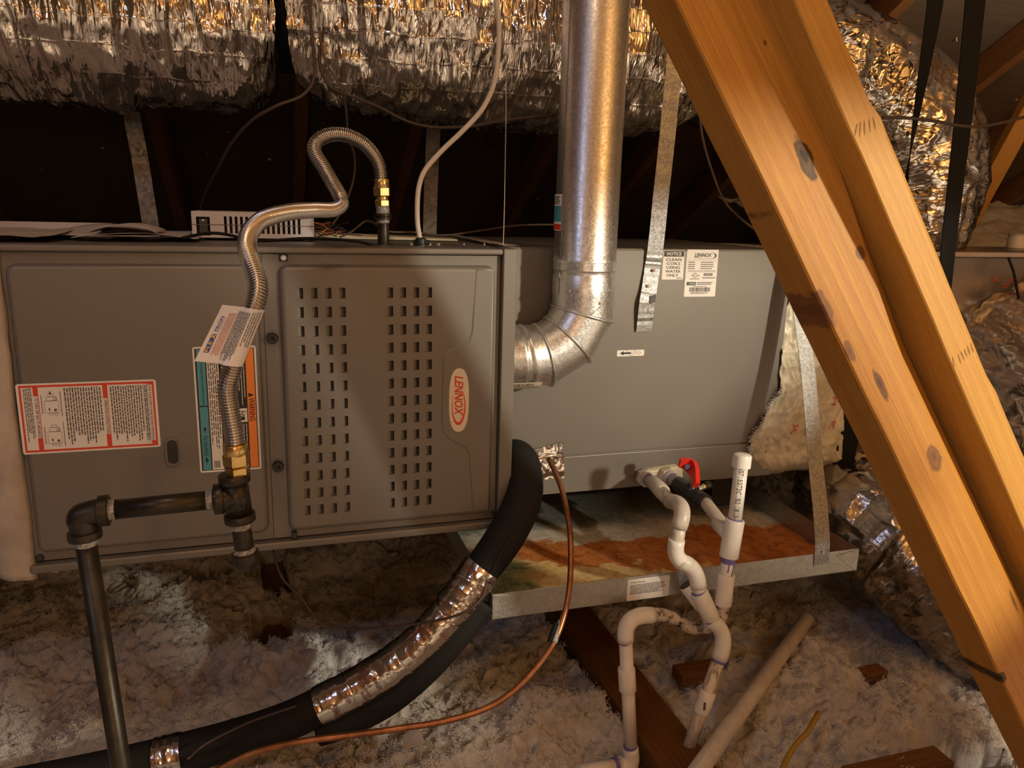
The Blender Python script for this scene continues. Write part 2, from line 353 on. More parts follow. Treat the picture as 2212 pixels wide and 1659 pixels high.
# ------------------------------------------------------------------ numpy noise
def _h(i, j, k, sd):
    x = (i*374761393 + j*668265263 + k*2147483647 + sd*974634211) & 0xffffffff
    x = ((x ^ (x >> 13))*1274126177) & 0xffffffff; return ((x ^ (x >> 16)) & 0xffff)/65535.
def vn(P, sd=0):
    P = np.asarray(P, float); i = np.floor(P).astype(np.int64); f = P-i; f = f*f*(3-2*f); r = 0
    for a in (0, 1):
        for b in (0, 1):
            for c in (0, 1):
                wgt = (f[..., 0] if a else 1-f[..., 0])*(f[..., 1] if b else 1-f[..., 1])*(f[..., 2] if c else 1-f[..., 2])
                r = r+wgt*_h(i[..., 0]+a, i[..., 1]+b, i[..., 2]+c, sd)
    return r
def fbm(P, o=4, sd=0): return sum(vn(P*2.03**k, sd+k)*.5**k for k in range(o))/sum(.5**k for k in range(o))
def worley(X, Y, sd):
    i, j = np.floor(X).astype(np.int64), np.floor(Y).astype(np.int64); d = np.full(X.shape, 9.)
    for a in (-1, 0, 1):
        for b in (-1, 0, 1):
            px = i+a+_h(i+a, j+b, 0*i, sd); py = j+b+_h(i+a, j+b, 0*i+1, sd); d = np.minimum(d, (X-px)**2+(Y-py)**2)
    return np.sqrt(d)
def grid_faces(nu, nv, wrap=False):
    i, j = np.meshgrid(np.arange(nu-1), np.arange(nv if wrap else nv-1), indexing='ij'); k = (j+1) % nv
    return np.stack([i*nv+j, (i+1)*nv+j, (i+1)*nv+k, i*nv+k], -1).reshape(-1, 4)
def big_mesh(name, verts, faces, mat, parent=None, smooth=True):
    org = (verts.min(0)+verts.max(0))/2; me = bpy.data.meshes.new(name)
    me.vertices.add(len(verts)); me.vertices.foreach_set('co', (verts-org).astype(np.float32).ravel())
    k = faces.shape[1]; me.loops.add(faces.size); me.loops.foreach_set('vertex_index', faces.astype(np.int32).ravel())
    me.polygons.add(len(faces)); me.polygons.foreach_set('loop_start', np.arange(0, faces.size, k, dtype=np.int32)); me.polygons.foreach_set('loop_total', np.full(len(faces), k, np.int32))
    me.update(calc_edges=True); me.polygons.foreach_set('use_smooth', np.full(len(faces), smooth)); me.materials.append(MATS[mat]); me.validate()
    return link(bpy.data.objects.new(name, me), org, parent)
def duct(name, ctrl, rad, mat, parent=None, nu=300, nv=96, amp=.01, su=30., sv=5., sd=0, ring=.0, rsp=.045, sag=0.):
    """wrinkled flexible duct; ctrl = centre points, rad = radius per control point"""
    P = spline(ctrl, 24); R = np.interp(np.linspace(0, 1, len(P)), np.linspace(0, 1, len(rad)), rad)
    L = np.r_[0, np.cumsum(np.linalg.norm(np.diff(P, axis=0), axis=1))]; s_ = np.linspace(0, L[-1], nu)
    C_ = np.stack([np.interp(s_, L, P[:, k]) for k in range(3)], 1); R = np.interp(s_, L, R)
    T = np.gradient(C_, axis=0); T /= np.linalg.norm(T, axis=1)[:, None]; N = np.cross(T[0], [0, 0, 1.]); N /= np.linalg.norm(N); ang = np.linspace(0, 2*np.pi, nv, endpoint=False); vs = np.zeros((nu, nv, 3))
    A = np.stack([np.cos(ang), np.sin(ang)], 1)
    for i in range(nu):
        N = N-T[i]*(N@T[i]); N /= np.linalg.norm(N); B = np.cross(T[i], N)
        Q = np.stack([np.full(nv, s_[i]*su), A[:, 0]*sv, A[:, 1]*sv], 1); d = (fbm(Q, 2, sd)-.5)*1.4*amp
        q2 = np.stack([np.full(nv, s_[i]*su*.25), A[:, 0]*sv*.5, A[:, 1]*sv*.5], 1); d += (vn(q2, sd+9)-.5)*2.0*amp; q3 = np.stack([np.full(nv, s_[i]*su*1.1), A[:, 0]*sv*.8, A[:, 1]*sv*.8], 1); d -= .55*amp*np.abs(2*vn(q3, sd+13)-1)*2; q3 = q3*2.3; d -= .22*amp*np.abs(2*vn(q3, sd+17)-1)*2
        d += ring*abs(math.sin(math.pi*s_[i]/rsp))**.6
        vs[i] = C_[i]+(R[i]+d)[:, None]*(np.cos(ang)[:, None]*N+np.sin(ang)[:, None]*B)
    return big_mesh(name, vs.reshape(-1, 3), grid_faces(nu, nv, True), mat, parent)
def beam(name, p0, p1, wdir, w, th, mat, parent=None, bev=.002, section=None, n=1):
    """timber: local X along the grain, local Y across the face (wdir), local Z out of the face; p0-p1 is the face centre line, body lies behind the face"""
    p0 = V(p0, dtype=float); p1 = V(p1, dtype=float); Lg = np.linalg.norm(p1-p0); u = (p1-p0)/Lg; wd = unit(wdir); wd = unit(wd-u*(wd@u)); nn = np.cross(u, wd); c = (p0+p1)/2
    m = MB(); vs = []
    for s in np.linspace(-Lg/2, Lg/2, n+1):
        sec = section(s+Lg/2) if section else [(-w/2, 0), (w/2, 0), (w/2, -th), (-w/2, -th)]
        vs += [(s, a, b) for a, b in sec]
    k = len(sec); fs = [tuple(range(k))[::-1], tuple(range(n*k, n*k+k))]
    for i in range(n):
        for j in range(k): fs.append((i*k+j, i*k+(j+1) % k, (i+1)*k+(j+1) % k, (i+1)*k+j))
    o = m.add(vs, fs).build(name, mat, None, org=(0, 0, 0), bevel=bev if n == 1 else 0, seg=1)
    me = o.data; bm = bmesh.new(); bm.from_mesh(me); bmesh.ops.recalc_face_normals(bm, faces=bm.faces); bm.to_mesh(me); bm.free()
    WO[o.name] = c; off = WO[parent.name] if parent is not None else 0*c
    if parent is not None: o.parent = parent
    o.matrix_basis = Matrix(((u[0], wd[0], nn[0], (c-off)[0]), (u[1], wd[1], nn[1], (c-off)[1]), (u[2], wd[2], nn[2], (c-off)[2]), (0, 0, 0, 1)))
    return o
# ================================================================== the attic shell
SL = .5625
def deckz(y): return .79-SL*(y-1.5)
RY = -1.25
ud = unit([0, 1, -SL]); nd = unit([0, SL, 1])
ceil_b = MB()
for y0, y1 in ((RY, 3.9),): ceil_b.add([(-3.4, y0, deckz(y0)), (3.4, y0, deckz(y0)), (3.4, y1, deckz(y1)), (-3.4, y1, deckz(y1)), (-3.4, y0, deckz(y0)+.02), (3.4, y0, deckz(y0)+.02), (3.4, y1, deckz(y1)+.02), (-3.4, y1, deckz(y1)+.02)],
    [(0, 1, 2, 3), (7, 6, 5, 4), (0, 3, 7, 4), (1, 5, 6, 2), (0, 4, 5, 1), (3, 2, 6, 7)])
ceil = tag(ceil_b.build('ceiling', 'deck_wood'), kind='structure')
yb = -6.2
def backz(y): return deckz(RY)+SL*(y-RY)
cb = MB().add([(-3.4, RY, backz(RY)), (3.4, RY, backz(RY)), (3.4, yb, backz(yb)), (-3.4, yb, backz(yb)), (-3.4, RY, backz(RY)+.02), (3.4, RY, backz(RY)+.02), (3.4, yb, backz(yb)+.02), (-3.4, yb, backz(yb)+.02)],
    [(0, 3, 2, 1), (4, 5, 6, 7), (0, 4, 7, 3), (1, 2, 6, 5), (0, 1, 5, 4), (3, 7, 6, 2)])
ceil2 = tag(cb.build('ceiling', 'lit_plywood'), kind='structure')  # deck behind camera, lit-wood tone put into its colour for foil reflections
for x in (-2.8, -2.3, -1.8, -1.35, -.735, -.315, .045, .53, .93, 1.33, 1.93, 2.4, 2.9):
    p0 = V([x, RY+.1, deckz(RY+.1)])-nd*.095; p1 = V([x, 3.7, deckz(3.7)])-nd*.095
    beam('rafter', p0, p1, (1, 0, 0), .04, .094, 'rafter_wood', ceil)
ub = unit([0, -1, -SL]); nb = unit([0, -SL, 1])
for x in np.arange(-3.0, 3.2, .61):
    p0 = V([x, RY-.1, backz(RY-.1)])-nb*.095; p1 = V([x, -6., backz(-6.)])-nb*.095
    beam('rafter', p0, p1, (-1, 0, 0), .04, .094, 'brace_wood_fine', ceil2)
beam('ridge_board', (-3.3, RY, deckz(RY)-.21), (3.3, RY, deckz(RY)-.21), (0, -1, 0), .04, .18, 'rafter_wood', ceil2)
# little splinters of sheathing pushed through by roofing nails
for px, py, sz in ((92, 365, 9), (222, 318, 7), (495, 287, 8), (445, 335, 7), (585, 345, 8), (1040, 300, 6), (2040, 150, 10), (2065, 85, 12), (2010, 205, 7), (2195, 215, 7), (2097, 212, 6), (1160, 430, 7), (1240, 440, 6)):
    d = ray(px, py); tt = (deckz(0)-.004-CAM[2]-SL*CAM[1])/(d[2]+SL*d[1]); c = CAM+d*tt; s = sz*tt/F*.6; m = MB()
    q = [c+V([rng.normal()*s*.7, -s*.6*rng.random(), rng.normal()*s*.7]) for _ in range(5)]
    m.add(q+[c+V([0, .01, .004])], [(0, 1, 5), (1, 2, 5), (2, 3, 5), (3, 4, 5), (4, 0, 5), (0, 2, 1), (0, 3, 2), (0, 4, 3)]); m.build('splinter', 'wood_edge', ceil)
floor = tag(box('floor', (-3.5, -6.3, -.64), (3.5, 3.95, -.60), 'paper_grey'), kind='structure')
beam('joist', (-.452, -2.2, -.505), (-.452, 3.4, -.505), (-1, 0, 0), .06, .12, 'joist_wood', floor)
beam('joist', (.305, -2.2, -.430), (.305, 3.2, -.430), (-1, 0, 0), .105, .15, 'board_wood', floor)
for x in (-1.6, -1.05, .95, 1.6, 2.3): beam('joist', (x, -6, -.52), (x, 3.4, -.52), (-1, 0, 0), .05, .1, 'joist_wood', floor)
for nm, x in (('wall_left', -3.45), ('wall_right', 3.4)):
    m = MB(); ys = [(-6.2, -.62), (3.9, -.62), (3.9, deckz(3.9)), (RY, deckz(RY)+.02), (-6.2, backz(-6.2))]; n = len(ys)
    m.add([(x, a, b) for a, b in ys]+[(x+.05, a, b) for a, b in ys], [tuple(range(n))[::-1], tuple(range(n, 2*n))]+[(i, (i+1) % n, n+(i+1) % n, n+i) for i in range(n)])
    tag(m.build(nm, 'deck_wood'), kind='structure')
# ------------------------------------------------------------------ loose insulation
xs = np.r_[np.arange(-3.4, -1.35, .06), np.arange(-1.35, 1.6, .0044), np.arange(1.6, 3.35, .05)]
ys = np.r_[np.arange(-6.1, -.62, .09), np.arange(-.62, 1.05, .0044), np.arange(1.05, 1.7, .012), np.arange(1.7, 3.6, .04)]
GX, GY = np.meshgrid(xs, ys, indexing='ij'); P0 = np.stack([GX, GY, 0*GX], -1)
def bump(sc, sd):
    wx = GX+.5*sc*(fbm(P0/sc*1.1, 2, sd+40)-.5); wy = GY+.5*sc*(fbm(P0/sc*1.1, 2, sd+50)-.5)
    return 1-np.clip(worley(wx/sc, wy/sc, sd), 0, 1)**1.6
def dome(sc, sd):
    wx = GX+.9*sc*(fbm(P0/sc*.9, 3, sd+40)-.5)*2; wy = GY+.9*sc*(fbm(P0/sc*.9, 3, sd+50)-.5)*2
    return np.sqrt(np.clip(1-np.clip(worley(wx/sc, wy/sc, sd), 0, 1)**2, 0, 1))
H = -.524+.12*(fbm(P0*3.2, 3, 3)-.5)+.08*(fbm(P0*10, 3, 4)-.5)+.040*dome(.052, 5)+.030*dome(.025, 6)+.016*dome(.0125, 7)+.016*(fbm(P0*90, 3, 8)-.5)
H += .03*np.clip((GX-.6)*1.2, 0, 1) + .06*np.clip(GY-.9, 0, 1.5) 
DIP = .07*np.exp(-(((GX-.28)/.24)**2+((GY+.30)/.22)**2))
rag = (fbm(P0*22, 4, 21)-.5)*.09
def carve(cx, cy, rx, ry, dep, p=4):
    d = ((np.abs(GX+rag-cx)/rx)**p+(np.abs(GY+rag*1.3-cy)/ry)**p)**(1/p); return dep*np.clip((1.12-d)/.24, 0, 1)
H = np.maximum(H, -.487+0*H); H -= carve(-.452, .87, .052, .15, .17); H -= carve(-.452, .50, .052, .10, .17); H -= carve(-.66, .80, .09, .05, .05, 2)
H -= carve(.305, -.05, .056, .50, .13, 6); H -= carve(.51, .06, .06, .05, .06, 2); H -= carve(.90, -.03, .05, .03, .05, 2); H -= carve(.80, -.40, .14, .05, .08, 2)
H -= .05*np.exp(-(((GX+.62)/.10)**2+((GY-.28)/.12)**2)); H += .05*np.exp(-(((GX-.02)/.10)**2+((GY-.10)/.22)**2))
H = np.maximum(H-DIP, -.585)
XX = GX+.010*(fbm(P0*60, 2, 61)-.5); YY = GY+.010*(fbm(P0*60, 2, 62)-.5)
vs = np.stack([XX, YY, H], -1).reshape(-1, 3); fs = grid_faces(len(xs), len(ys))
# loose fibres curling out of the surface, in tufts
NT_ = 22000; NF = 18; NP = 6
tx = rng.uniform(-1.3, 1.5, NT_); ty = -.60+1.9*rng.random(NT_)**1.25; ii = np.clip(np.searchsorted(xs, tx), 0, len(xs)-1); jj = np.clip(np.searchsorted(ys, ty), 0, len(ys)-1); tz = H[ii, jj]
def bl(A, k):
    for ax in (0, 1): c = np.cumsum(np.concatenate([np.repeat(np.take(A, [0], ax), k, ax), A, np.repeat(np.take(A, [-1], ax), k+1, ax)], ax), ax); A = (np.take(c, range(2*k+1, c.shape[ax]), ax)-np.take(c, range(0, c.shape[ax]-2*k-1), ax))/(2*k+1)
    return A
HB = bl(H, 7)[:H.shape[0], :H.shape[1]]; cvx = (H-HB)[ii, jj]
ok = (tz > -.545) & (cvx > -.001) & (np.abs(tx-.305) > .058); tx, ty, tz = tx[ok], ty[ok], tz[ok]; n_ = len(tx); rad_ = rng.uniform(.004, .013, n_)
st_ = np.repeat(np.stack([tx, ty, tz], 1), NF, 0)+rng.normal(size=(n_*NF, 3))*V([.6, .6, .25])*np.repeat(rad_, NF)[:, None]
d_ = rng.normal(size=(n_*NF, 3)); d_[:, 2] = np.abs(d_[:, 2])*.8; d_ /= np.linalg.norm(d_, axis=1)[:, None]; ax_ = rng.normal(size=(n_*NF, 3)); ax_ /= np.linalg.norm(ax_, axis=1)[:, None]; turn = rng.uniform(.25, .9, n_*NF); sl_ = rng.uniform(.0012, .0030, n_*NF); FB = np.zeros((n_*NF, NP, 3)); FB[:, 0] = st_
for k in range(1, NP):
    FB[:, k] = FB[:, k-1]+d_*sl_[:, None]; c_, s_ = np.cos(turn)[:, None], np.sin(turn)[:, None]; d_ = d_*c_+np.cross(ax_, d_)*s_+ax_*(ax_*d_).sum(1)[:, None]*(1-c_)
ins = big_mesh('loose_insulation', vs, fs, 'loose_fill'); tag(ins, 'white loose-fill insulation heaped over the attic floor', 'insulation', kind='stuff')
hc = bpy.data.hair_curves.new('fibres'); hc.add_curves([NP]*len(FB)); hc.attributes['position'].data.foreach_set('vector', (FB-WO[ins.name]).astype(np.float32).ravel())
ra = hc.attributes.get('radius') or hc.attributes.new('radius', 'FLOAT', 'POINT'); ra.data.foreach_set('value', np.tile(np.linspace(.00042, .00018, NP), len(FB)).astype(np.float32)); hc.materials.append(MATS['fibre_fill'])
tuf = link(bpy.data.objects.new('fibres', hc), WO[ins.name], ins); tuf['kind'] = 'stuff'

# ================================================================== furnace
fz = thing('furnace', 'taupe sheet-metal furnace lying sideways with louvred door and oval red-lettered badge', 'furnace')
box('cabinet', (-.822, .004, .0), (.0035, .73, .531), 'cabinet_paint', fz, .003)
box('top_flange', (-.822, -.018, .5228), (-.0212, .06, .5335), 'cabinet_paint', fz, .0035, 3)
box('bottom_flange', (-.822, -.018, -.004), (-.0195, .06, .0105), 'cabinet_paint', fz, .0035, 3)
box('corner_post', (-.0205, -.018, -.0045), (.0055, .06, .534), 'cabinet_paint', fz, .002)
def raised(name, x0, x1, z0, z1, yb_, yf, holes=(), pan=None):
    m = MB(); r = .016; h = abs(yf-yb_); loops = []
    for k in range(6):
        a = k/5*math.pi/2; ins_ = h*.85*(1-math.cos(a)); yy = yb_+(yf-yb_)*math.sin(a)
        loops.append([(x, yy, z) for x, z in rrect((x0+x1)/2, (z0+z1)/2, x1-x0-2*ins_, z1-z0-2*ins_, max(r-ins_, .004), 6)])
    n = len(loops[0]); vs_ = sum(loops, []); fs_ = []
    for k in range(5):
        for j in range(n): fs_.append((k*n+j, k*n+(j+1) % n, (k+1)*n+(j+1) % n, (k+1)*n+j))
    m.add(vs_, fs_, 0, True)
    bm = bmesh.new()
    def loop(pts):
        q = [bm.verts.new(p) for p in pts]; [bm.edges.new((q[i], q[(i+1) % len(q)])) for i in range(len(q))]
    loop(loops[-1])
    for (a, b, c, d) in holes: loop([(a, yf, b), (c, yf, b), (c, yf, d), (a, yf, d)])
    bmesh.ops.triangle_fill(bm, edges=bm.edges[:], use_beauty=True); bm.verts.index_update()
    fv = [v.co[:] for v in bm.verts]; ff = []
    for f in bm.faces:
        idx = [v.index for v in f.verts]
        if f.normal.y > 0: idx = idx[::-1]
        ff.append(idx)
    bm.free(); m.add(fv, ff)
    for (a, b, c, d) in holes:   # scooped louvre: shallow at one side, deep at the other, that wall coloured dark for shade
        g = .0012; y1, y2 = yf+.003, yb_-.0006
        m.add([(a, yf, b), (c, yf, b), (c, yf, d), (a, yf, d), (a, y1, b), (c, y2, b), (c, y2, d), (a, y1, d), (a+(c-a)*.45, y1+.002, b), (a+(c-a)*.45, y1+.002, d)],
              [(0, 4, 8, 5, 1), (3, 2, 6, 9, 7), (0, 3, 7, 4), (4, 7, 9, 8), (8, 9, 6, 5)])
        m.add([(c, yf, b), (c, yf, d), (c, y2, d), (c, y2, b)], [(0, 3, 2, 1)], 1)
    return m
m = raised('', -.8085, -.4435, .0285, .5035, -.004, -.0135); m.box((-.815, -.004, .0135), (-.4372, .003, .5205)); m.build('service_door', ['cabinet_paint'], fz)
holes = []
for r_ in range(13):
    z1 = .4655-r_*.0325
    for c0, pc in ((-.3822, .02335), (-.2305, .0230)):
        for c_ in range(4): x0 = c0+c_*pc; holes.append((x0, z1-.0185, x0+.0105, z1))
m = raised('', -.4105, -.0335, .0265, .5035, -.004, -.0155, holes); m.box((-.4362, -.004, .0135), (-.0225, .003, .5205)); m.build('louvred_door', ['cabinet_paint', 'cabinet_dark'], fz)
# embossed panel on the louvred door
ep = [(-.0385, .497), (-.0712, .497), (-.0775, .385), (-.083, .366), (-.118, .352), (-.1285, .340), (-.1315, .320), (-.1325, .215), (-.1295, .196), (-.118, .183), (-.088, .165), (-.0795, .150), (-.0708, .0345), (-.0385, .0345)]
def inset(pts, d):
    P = V(pts); n = len(P); out = []
    for i in range(n):
        a, b, c = P[i-1], P[i], P[(i+1) % n]; e1 = unit(b-a); e2 = unit(c-b); n1 = V([-e1[1], e1[0]]); n2 = V([-e2[1], e2[0]]); bb = unit(n1+n2); out.append(b+bb*d/max(.4, bb@n1))
    return out
m = MB(); a = inset(ep, -.0006); b = inset(ep, .0022); k = len(ep)
if abs(b[0][0]) > 0: pass
m.add([(x, -.0154, z) for x, z in a]+[(x, -.0172, z) for x, z in b], [(i, (i+1) % k, k+(i+1) % k, k+i) for i in range(k)], 0, True); m.add([(x, -.0172, z) for x, z in b], [tuple(range(k))[::-1]])
o = m.build('raised_panel', 'cabinet_paint', fz); bm = bmesh.new(); bm.from_mesh(o.data); bmesh.ops.recalc_face_normals(bm, faces=bm.faces); bmesh.ops.triangulate(bm, faces=[f for f in bm.faces if len(f.verts) > 4]); bm.to_mesh(o.data); bm.free()
for z in (.3796, .1507):
    lathe('door_knob', (-.4243, -.003, z), (-.4243, -.02, z), [(0, .0085), (.004, .0098), (.011, .0095), (.0125, .0085), (.0125, .004), (.010, .0015)], 'black_plastic', fz, 20)
def screw(p, q, parent, r=.0045, mat='screw_zinc'): return lathe('screw', p, q, [(0, r*1.25), (.0012, r*1.25), (.0012, r), (.004, r*.96), (.0045, r*.7)], mat, parent, 6, False)
box('screw_notch', (-.4085, -.0052, .5085), (-.3945, -.002, .5215), 'cabinet_dark', fz, .001); screw((-.4012, -.005, .5150), (-.4012, -.012, .5150), fz, .0042, 'label_white')
box('latch_slot', (-.4065, -.0145, .0135), (-.3965, -.003, .025), 'cabinet_dark', fz, .001); screw((-.0268, -.003, .0245), (-.0268, -.01, .0245), fz, .004, 'cabinet_dark'); screw((-.8085, -.003, .0185), (-.8085, -.01, .0185), fz, .006, 'cabinet_dark')
for z in (.525, .022): screw((.005, .004, z), (.012, .004, z), fz, .0038, 'label_white')
# sight glass
m = MB(); lo_ = rrect(-.5935, .190, .0245, .052, .0115); li_ = rrect(-.5925, .191, .0165, .042, .008); k = len(lo_)
m.add([(x, -.0132, z) for x, z in lo_]+[(x, -.0175, z) for x, z in inset(lo_, .0015)]+[(x, -.0158, z) for x, z in li_], [(i, (i+1) % k, k+(i+1) % k, k+i) for i in range(k)]+[(k+i, k+(i+1) % k, 2*k+(i+1) % k, 2*k+i) for i in range(k)], 0, True)
sg = m.build('sight_glass', 'cabinet_paint', fz); MB().add([(x, -.0152, z) for x, z in li_], [tuple(range(k))[::-1]]).build('lens', 'black_plastic', sg)
for x, z in ((-.5846, .2075), (-.5965, .1722)): box('indicator_light', (x-.0008, -.0168, z-.0008), (x+.0008, -.015, z+.0008), 'led_red', sg)
# red-bordered instruction label
YL = -.0142
fm = flat((-.8115, YL, .2005), (.2015, 0, 0), (0, 0, .1165), (0, -1, 0)); fm = (lambda g: lambda u, v, h: g(u, v, h))(flat((-.8115, YL, .2015), (.2015, 0, .0), (0, 0, .1155), (0, -1, 0)))
b = plate('safety_label', fm, 'label_white', fz, .02, .1155/.2015); b['label'] = 'white instruction label with red border'
L = Label(fm)
for r in ((.018, .025, .982, .055), (.018, .945, .982, .975), (.018, .025, .033, .975), (.967, .025, .982, .975)): L.rect(*r, 'ink_red')
for u0, u1, v0, v1, s in ((.115, .150, .255, .80, 'TO TURN OFF GAS TO APPLIANCE'), (.605, .640, .265, .735, 'OPERATING INSTRUCTIONS'), (.937, .967, .135, .905, 'FOR YOUR SAFETY READ BEFORE OPERATING')):
    L.rect(u0, .025, u1, v0-.03, 'ink_red').rect(u0, v1+.02, u1, .975, 'ink_red'); L.text(s, u0+.004, v0-.02, u1-.008, v1+.0, 'ink_black', True)
L.rect(.145, .05, .150, .95, 'ink_red').rect(.635, .05, .64, .95, 'ink_red')
L.lines(.045, .14, .105, .94, 5, 'ink_grey', True); L.lines(.325, .08, .595, .93, 14, 'ink_grey', True); L.lines(.655, .08, .895, .93, 13, 'ink_grey', True); L.lines(.905, .10, .930, .93, 2, 'ink_black', True, rag=.02)
for r in ((.900, .085, .902, .945), (.932, .085, .934, .945), (.900, .085, .934, .089), (.900, .941, .934, .945)): L.rect(*r, 'ink_grey')
for v0 in (.11, .55):  # two line drawings of gas valves
    def fr(a, b2, c, d, t_=.0022): L.rect(a, b2, a+t_, d, 'ink_grey'); L.rect(c-t_, b2, c, d, 'ink_grey'); L.rect(a, b2, c, b2+t_*1.8, 'ink_grey'); L.rect(a, d-t_*1.8, c, d, 'ink_grey')
    fr(.185, v0+.03, .285, v0+.2); fr(.20, v0+.2, .275, v0+.26); fr(.215, v0+.26, .255, v0+.30); fr(.21, v0, .245, v0+.03); fr(.255, v0-.01, .275, v0+.03); L.rect(.212, v0+.06, .222, v0+.10, 'ink_grey').rect(.25, v0+.05, .268, v0+.085, 'ink_grey')
    L.poly([(.262+.012*math.cos(q), v0+.225+.022*math.sin(q)) for q in np.linspace(0, 6.28, 14, False)], 'ink_grey', .00025); L.poly([(.262+.008*math.cos(q), v0+.225+.016*math.sin(q)) for q in np.linspace(0, 6.28, 14, False)], 'label_white', .0003)
    L.lines(.300, v0-.02, .306, v0+.33, 1, 'ink_grey', True, .9, rag=.02); L.lines(.165, v0+.02, .171, v0+.28, 1, 'ink_grey', True, .9, rag=.02)
L.poly([(.232, .835), (.222, .86), (.228, .86), (.228, .885), (.236, .885), (.236, .86), (.242, .86)], 'ink_black')
L.finish(b)
# orange and teal warning label
fm = flat((-.5515, YL, .1505), (.0995, 0, 0), (0, 0, .2185), (0, -1, 0)); b = plate('warning_label', fm, 'label_white', fz, .04, .2185/.0995); b['label'] = 'warning label with orange and teal bands'
L = Label(fm); L.rect(.03, .015, .97, .985, 'ink_black', .00012); L.rect(.055, .02, .185, .53, 'ink_teal').rect(.055, .54, .185, .98, 'ink_teal').rect(.205, .02, .39, .98, 'label_white').rect(.825, .02, .955, .98, 'ink_orange')
L.text('WARNING', .845, .40, .94, .585, 'ink_black', True, 0, .012, .0004).poly([(.845, .592), (.845, .628), (.935, .61)], 'ink_black', .00035)
L.text('No Handhold', .085, .14, .16, .30, 'ink_black', True); L.text('Connections may be located behind this panel', .095, .55, .15, .88, 'ink_black', True)
for v in (.345, .095): L.poly([(.09, v), (.15, v), (.12, v+.03)], 'ink_black', .0003).rect(.112, v-.02, .128, v, 'ink_black', .0003)
L.lines(.215, .12, .38, .96, 5, 'ink_grey', True); L.rect(.23, .035, .33, .09, 'ink_grey').lines(.235, .037, .325, .088, 6, 'label_white', True, .4)
L.rect(.42, .395, .81, .505, 'label_white').rect(.42, .86, .81, .955, 'label_white')
for v0, v1 in ((.52, .845), (.07, .385)): L.lines(.42, v0, .81, v1, 9, 'label_white', True, .28, .0003, .5)
L.poly([(.50+.065*math.cos(q), .45+.035*math.sin(q)) for q in np.linspace(0, 6.28, 20, False)], 'ink_red', .0003); L.poly([(.50+.045*math.cos(q), .45+.024*math.sin(q)) for q in np.linspace(0, 6.28, 20, False)], 'label_white', .00035)
for k in range(4): L.rect(.66+.03*k, .43, .675+.03*k, .462, 'ink_black', .0003)
L.rect(.655, .41, .77, .436, 'ink_black', .0003).rect(.72, .462, .735, .485, 'ink_black', .0003).rect(.735, .475, .79, .482, 'ink_black', .0003); L.finish(b)
# oval badge
fm = flat((-.1195, -.0182, .1965), (.0385, 0, 0), (0, 0, .1215), (0, -1, 0)); pts = []
for q in np.linspace(0, 2*math.pi, 48, False):
    c, s = math.cos(q), math.sin(q); e = 2/2.9; pts.append((.5+.5*math.copysign(abs(c)**e, c)*(1-.16*abs(s)**3), .5+.5*math.copysign(abs(s)**e, s)))
n = len(pts); m = MB(); m.add([fm(a, b2, -.002) for a, b2 in pts]+[fm(.5+(a-.5)*.97, .5+(b2-.5)*.99, 0) for a, b2 in pts], [tuple(range(n, 2*n))]+[(i, (i+1) % n, n+(i+1) % n, n+i) for i in range(n)])
b = m.build('badge', 'label_cream', fz); b['label'] = 'cream oval badge with red lettering'; L = Label(fm)
L.text('LENNOX', .27, .26, .70, .885, 'logo_red', True, .28, .022)
def swoosh(L, cu, cv, ru, rv, mat, down=True, wmax=.075, a0=-.12, a1=1.42):
    A = []; B_ = []
    for t_ in np.linspace(0, 1, 36):
        q = math.pi*(a0+(a1-a0)*t_); wd = wmax*math.sin(math.pi*min(1, max(0, t_)))**.8
        A.append((cu+ru*math.cos(q), cv-rv*math.sin(q))); B_.append((cu+(ru-wd)*math.cos(q), cv-(rv-wd*rv/ru*.75)*math.sin(q)))
    for i in range(35): L.poly([A[i], A[i+1], B_[i+1], B_[i]], mat)
swoosh(L, .48, .40, .34, .29, 'logo_red', a0=-.42, a1=1.25); L.poly([(.155+.025*math.cos(q), .17+.009*math.sin(q)) for q in np.linspace(0, 6.28, 10, False)], 'logo_red'); L.finish(b)

# ================================================================== evaporator coil
CY = .17
cl = thing('evaporator_coil', 'taupe evaporator coil cabinet to the right of the furnace with notice and rating stickers', 'coil cabinet', (.05, CY, -.02))
box('cabinet', (.03, CY+.002, -.019), (.735, .73, .528), 'cabinet_paint', cl, .003)
box('front_panel', (.032, CY-.001, .0705), (.733, CY+.004, .5245), 'cabinet_paint', cl, .0012); box('access_panel', (.032, CY-.003, -.0185), (.733, CY+.004, .0665), 'cabinet_paint', cl, .0012)
YC = CY-.0012
def lab(name, x0, z0, x1, z1, mat, parent, y=YC, r=.05): fm = flat((x0, y, z0), (x1-x0, 0, 0), (0, 0, z1-z0), (0, -1, 0)); return plate(name, fm, mat, parent, r, (z1-z0)/(x1-x0)), Label(fm)
b, L = lab('notice_label', .3995, .4612, .452, .5247, 'label_white', cl, r=.05); b['label'] = 'notice sticker with black heading'
L.rect(.03, .79, .97, .985, 'ink_black'); L.text('NOTICE', .16, .83, .84, .945, 'label_white', False, 0, .02)
for i, s in enumerate(('CLEAN', 'COILS', 'USING', 'WATER', 'ONLY.')): wd = (.72, .64, .64, .72, .60)[i]; L.text(s, .5-wd/2, .64-i*.135, .5+wd/2, .735-i*.135, 'ink_black', False, 0, .008)
L.rect(.68, .035, .93, .06, 'ink_grey'); L.finish(b)
b, L = lab('rating_plate', .4575, .4228, .5368, .5272, 'label_white', cl, r=.03); b['label'] = 'white rating plate with barcode'
L.text('LENNOX', .24, .845, .79, .925, 'ink_black', False, .28, .02); swoosh(L, .74, .875, .20, .07, 'ink_black', a0=-.48, a1=.5, wmax=.05); L.rect(.42, .805, .76, .811, 'ink_black').rect(.22, .822, .42, .832, 'ink_grey')
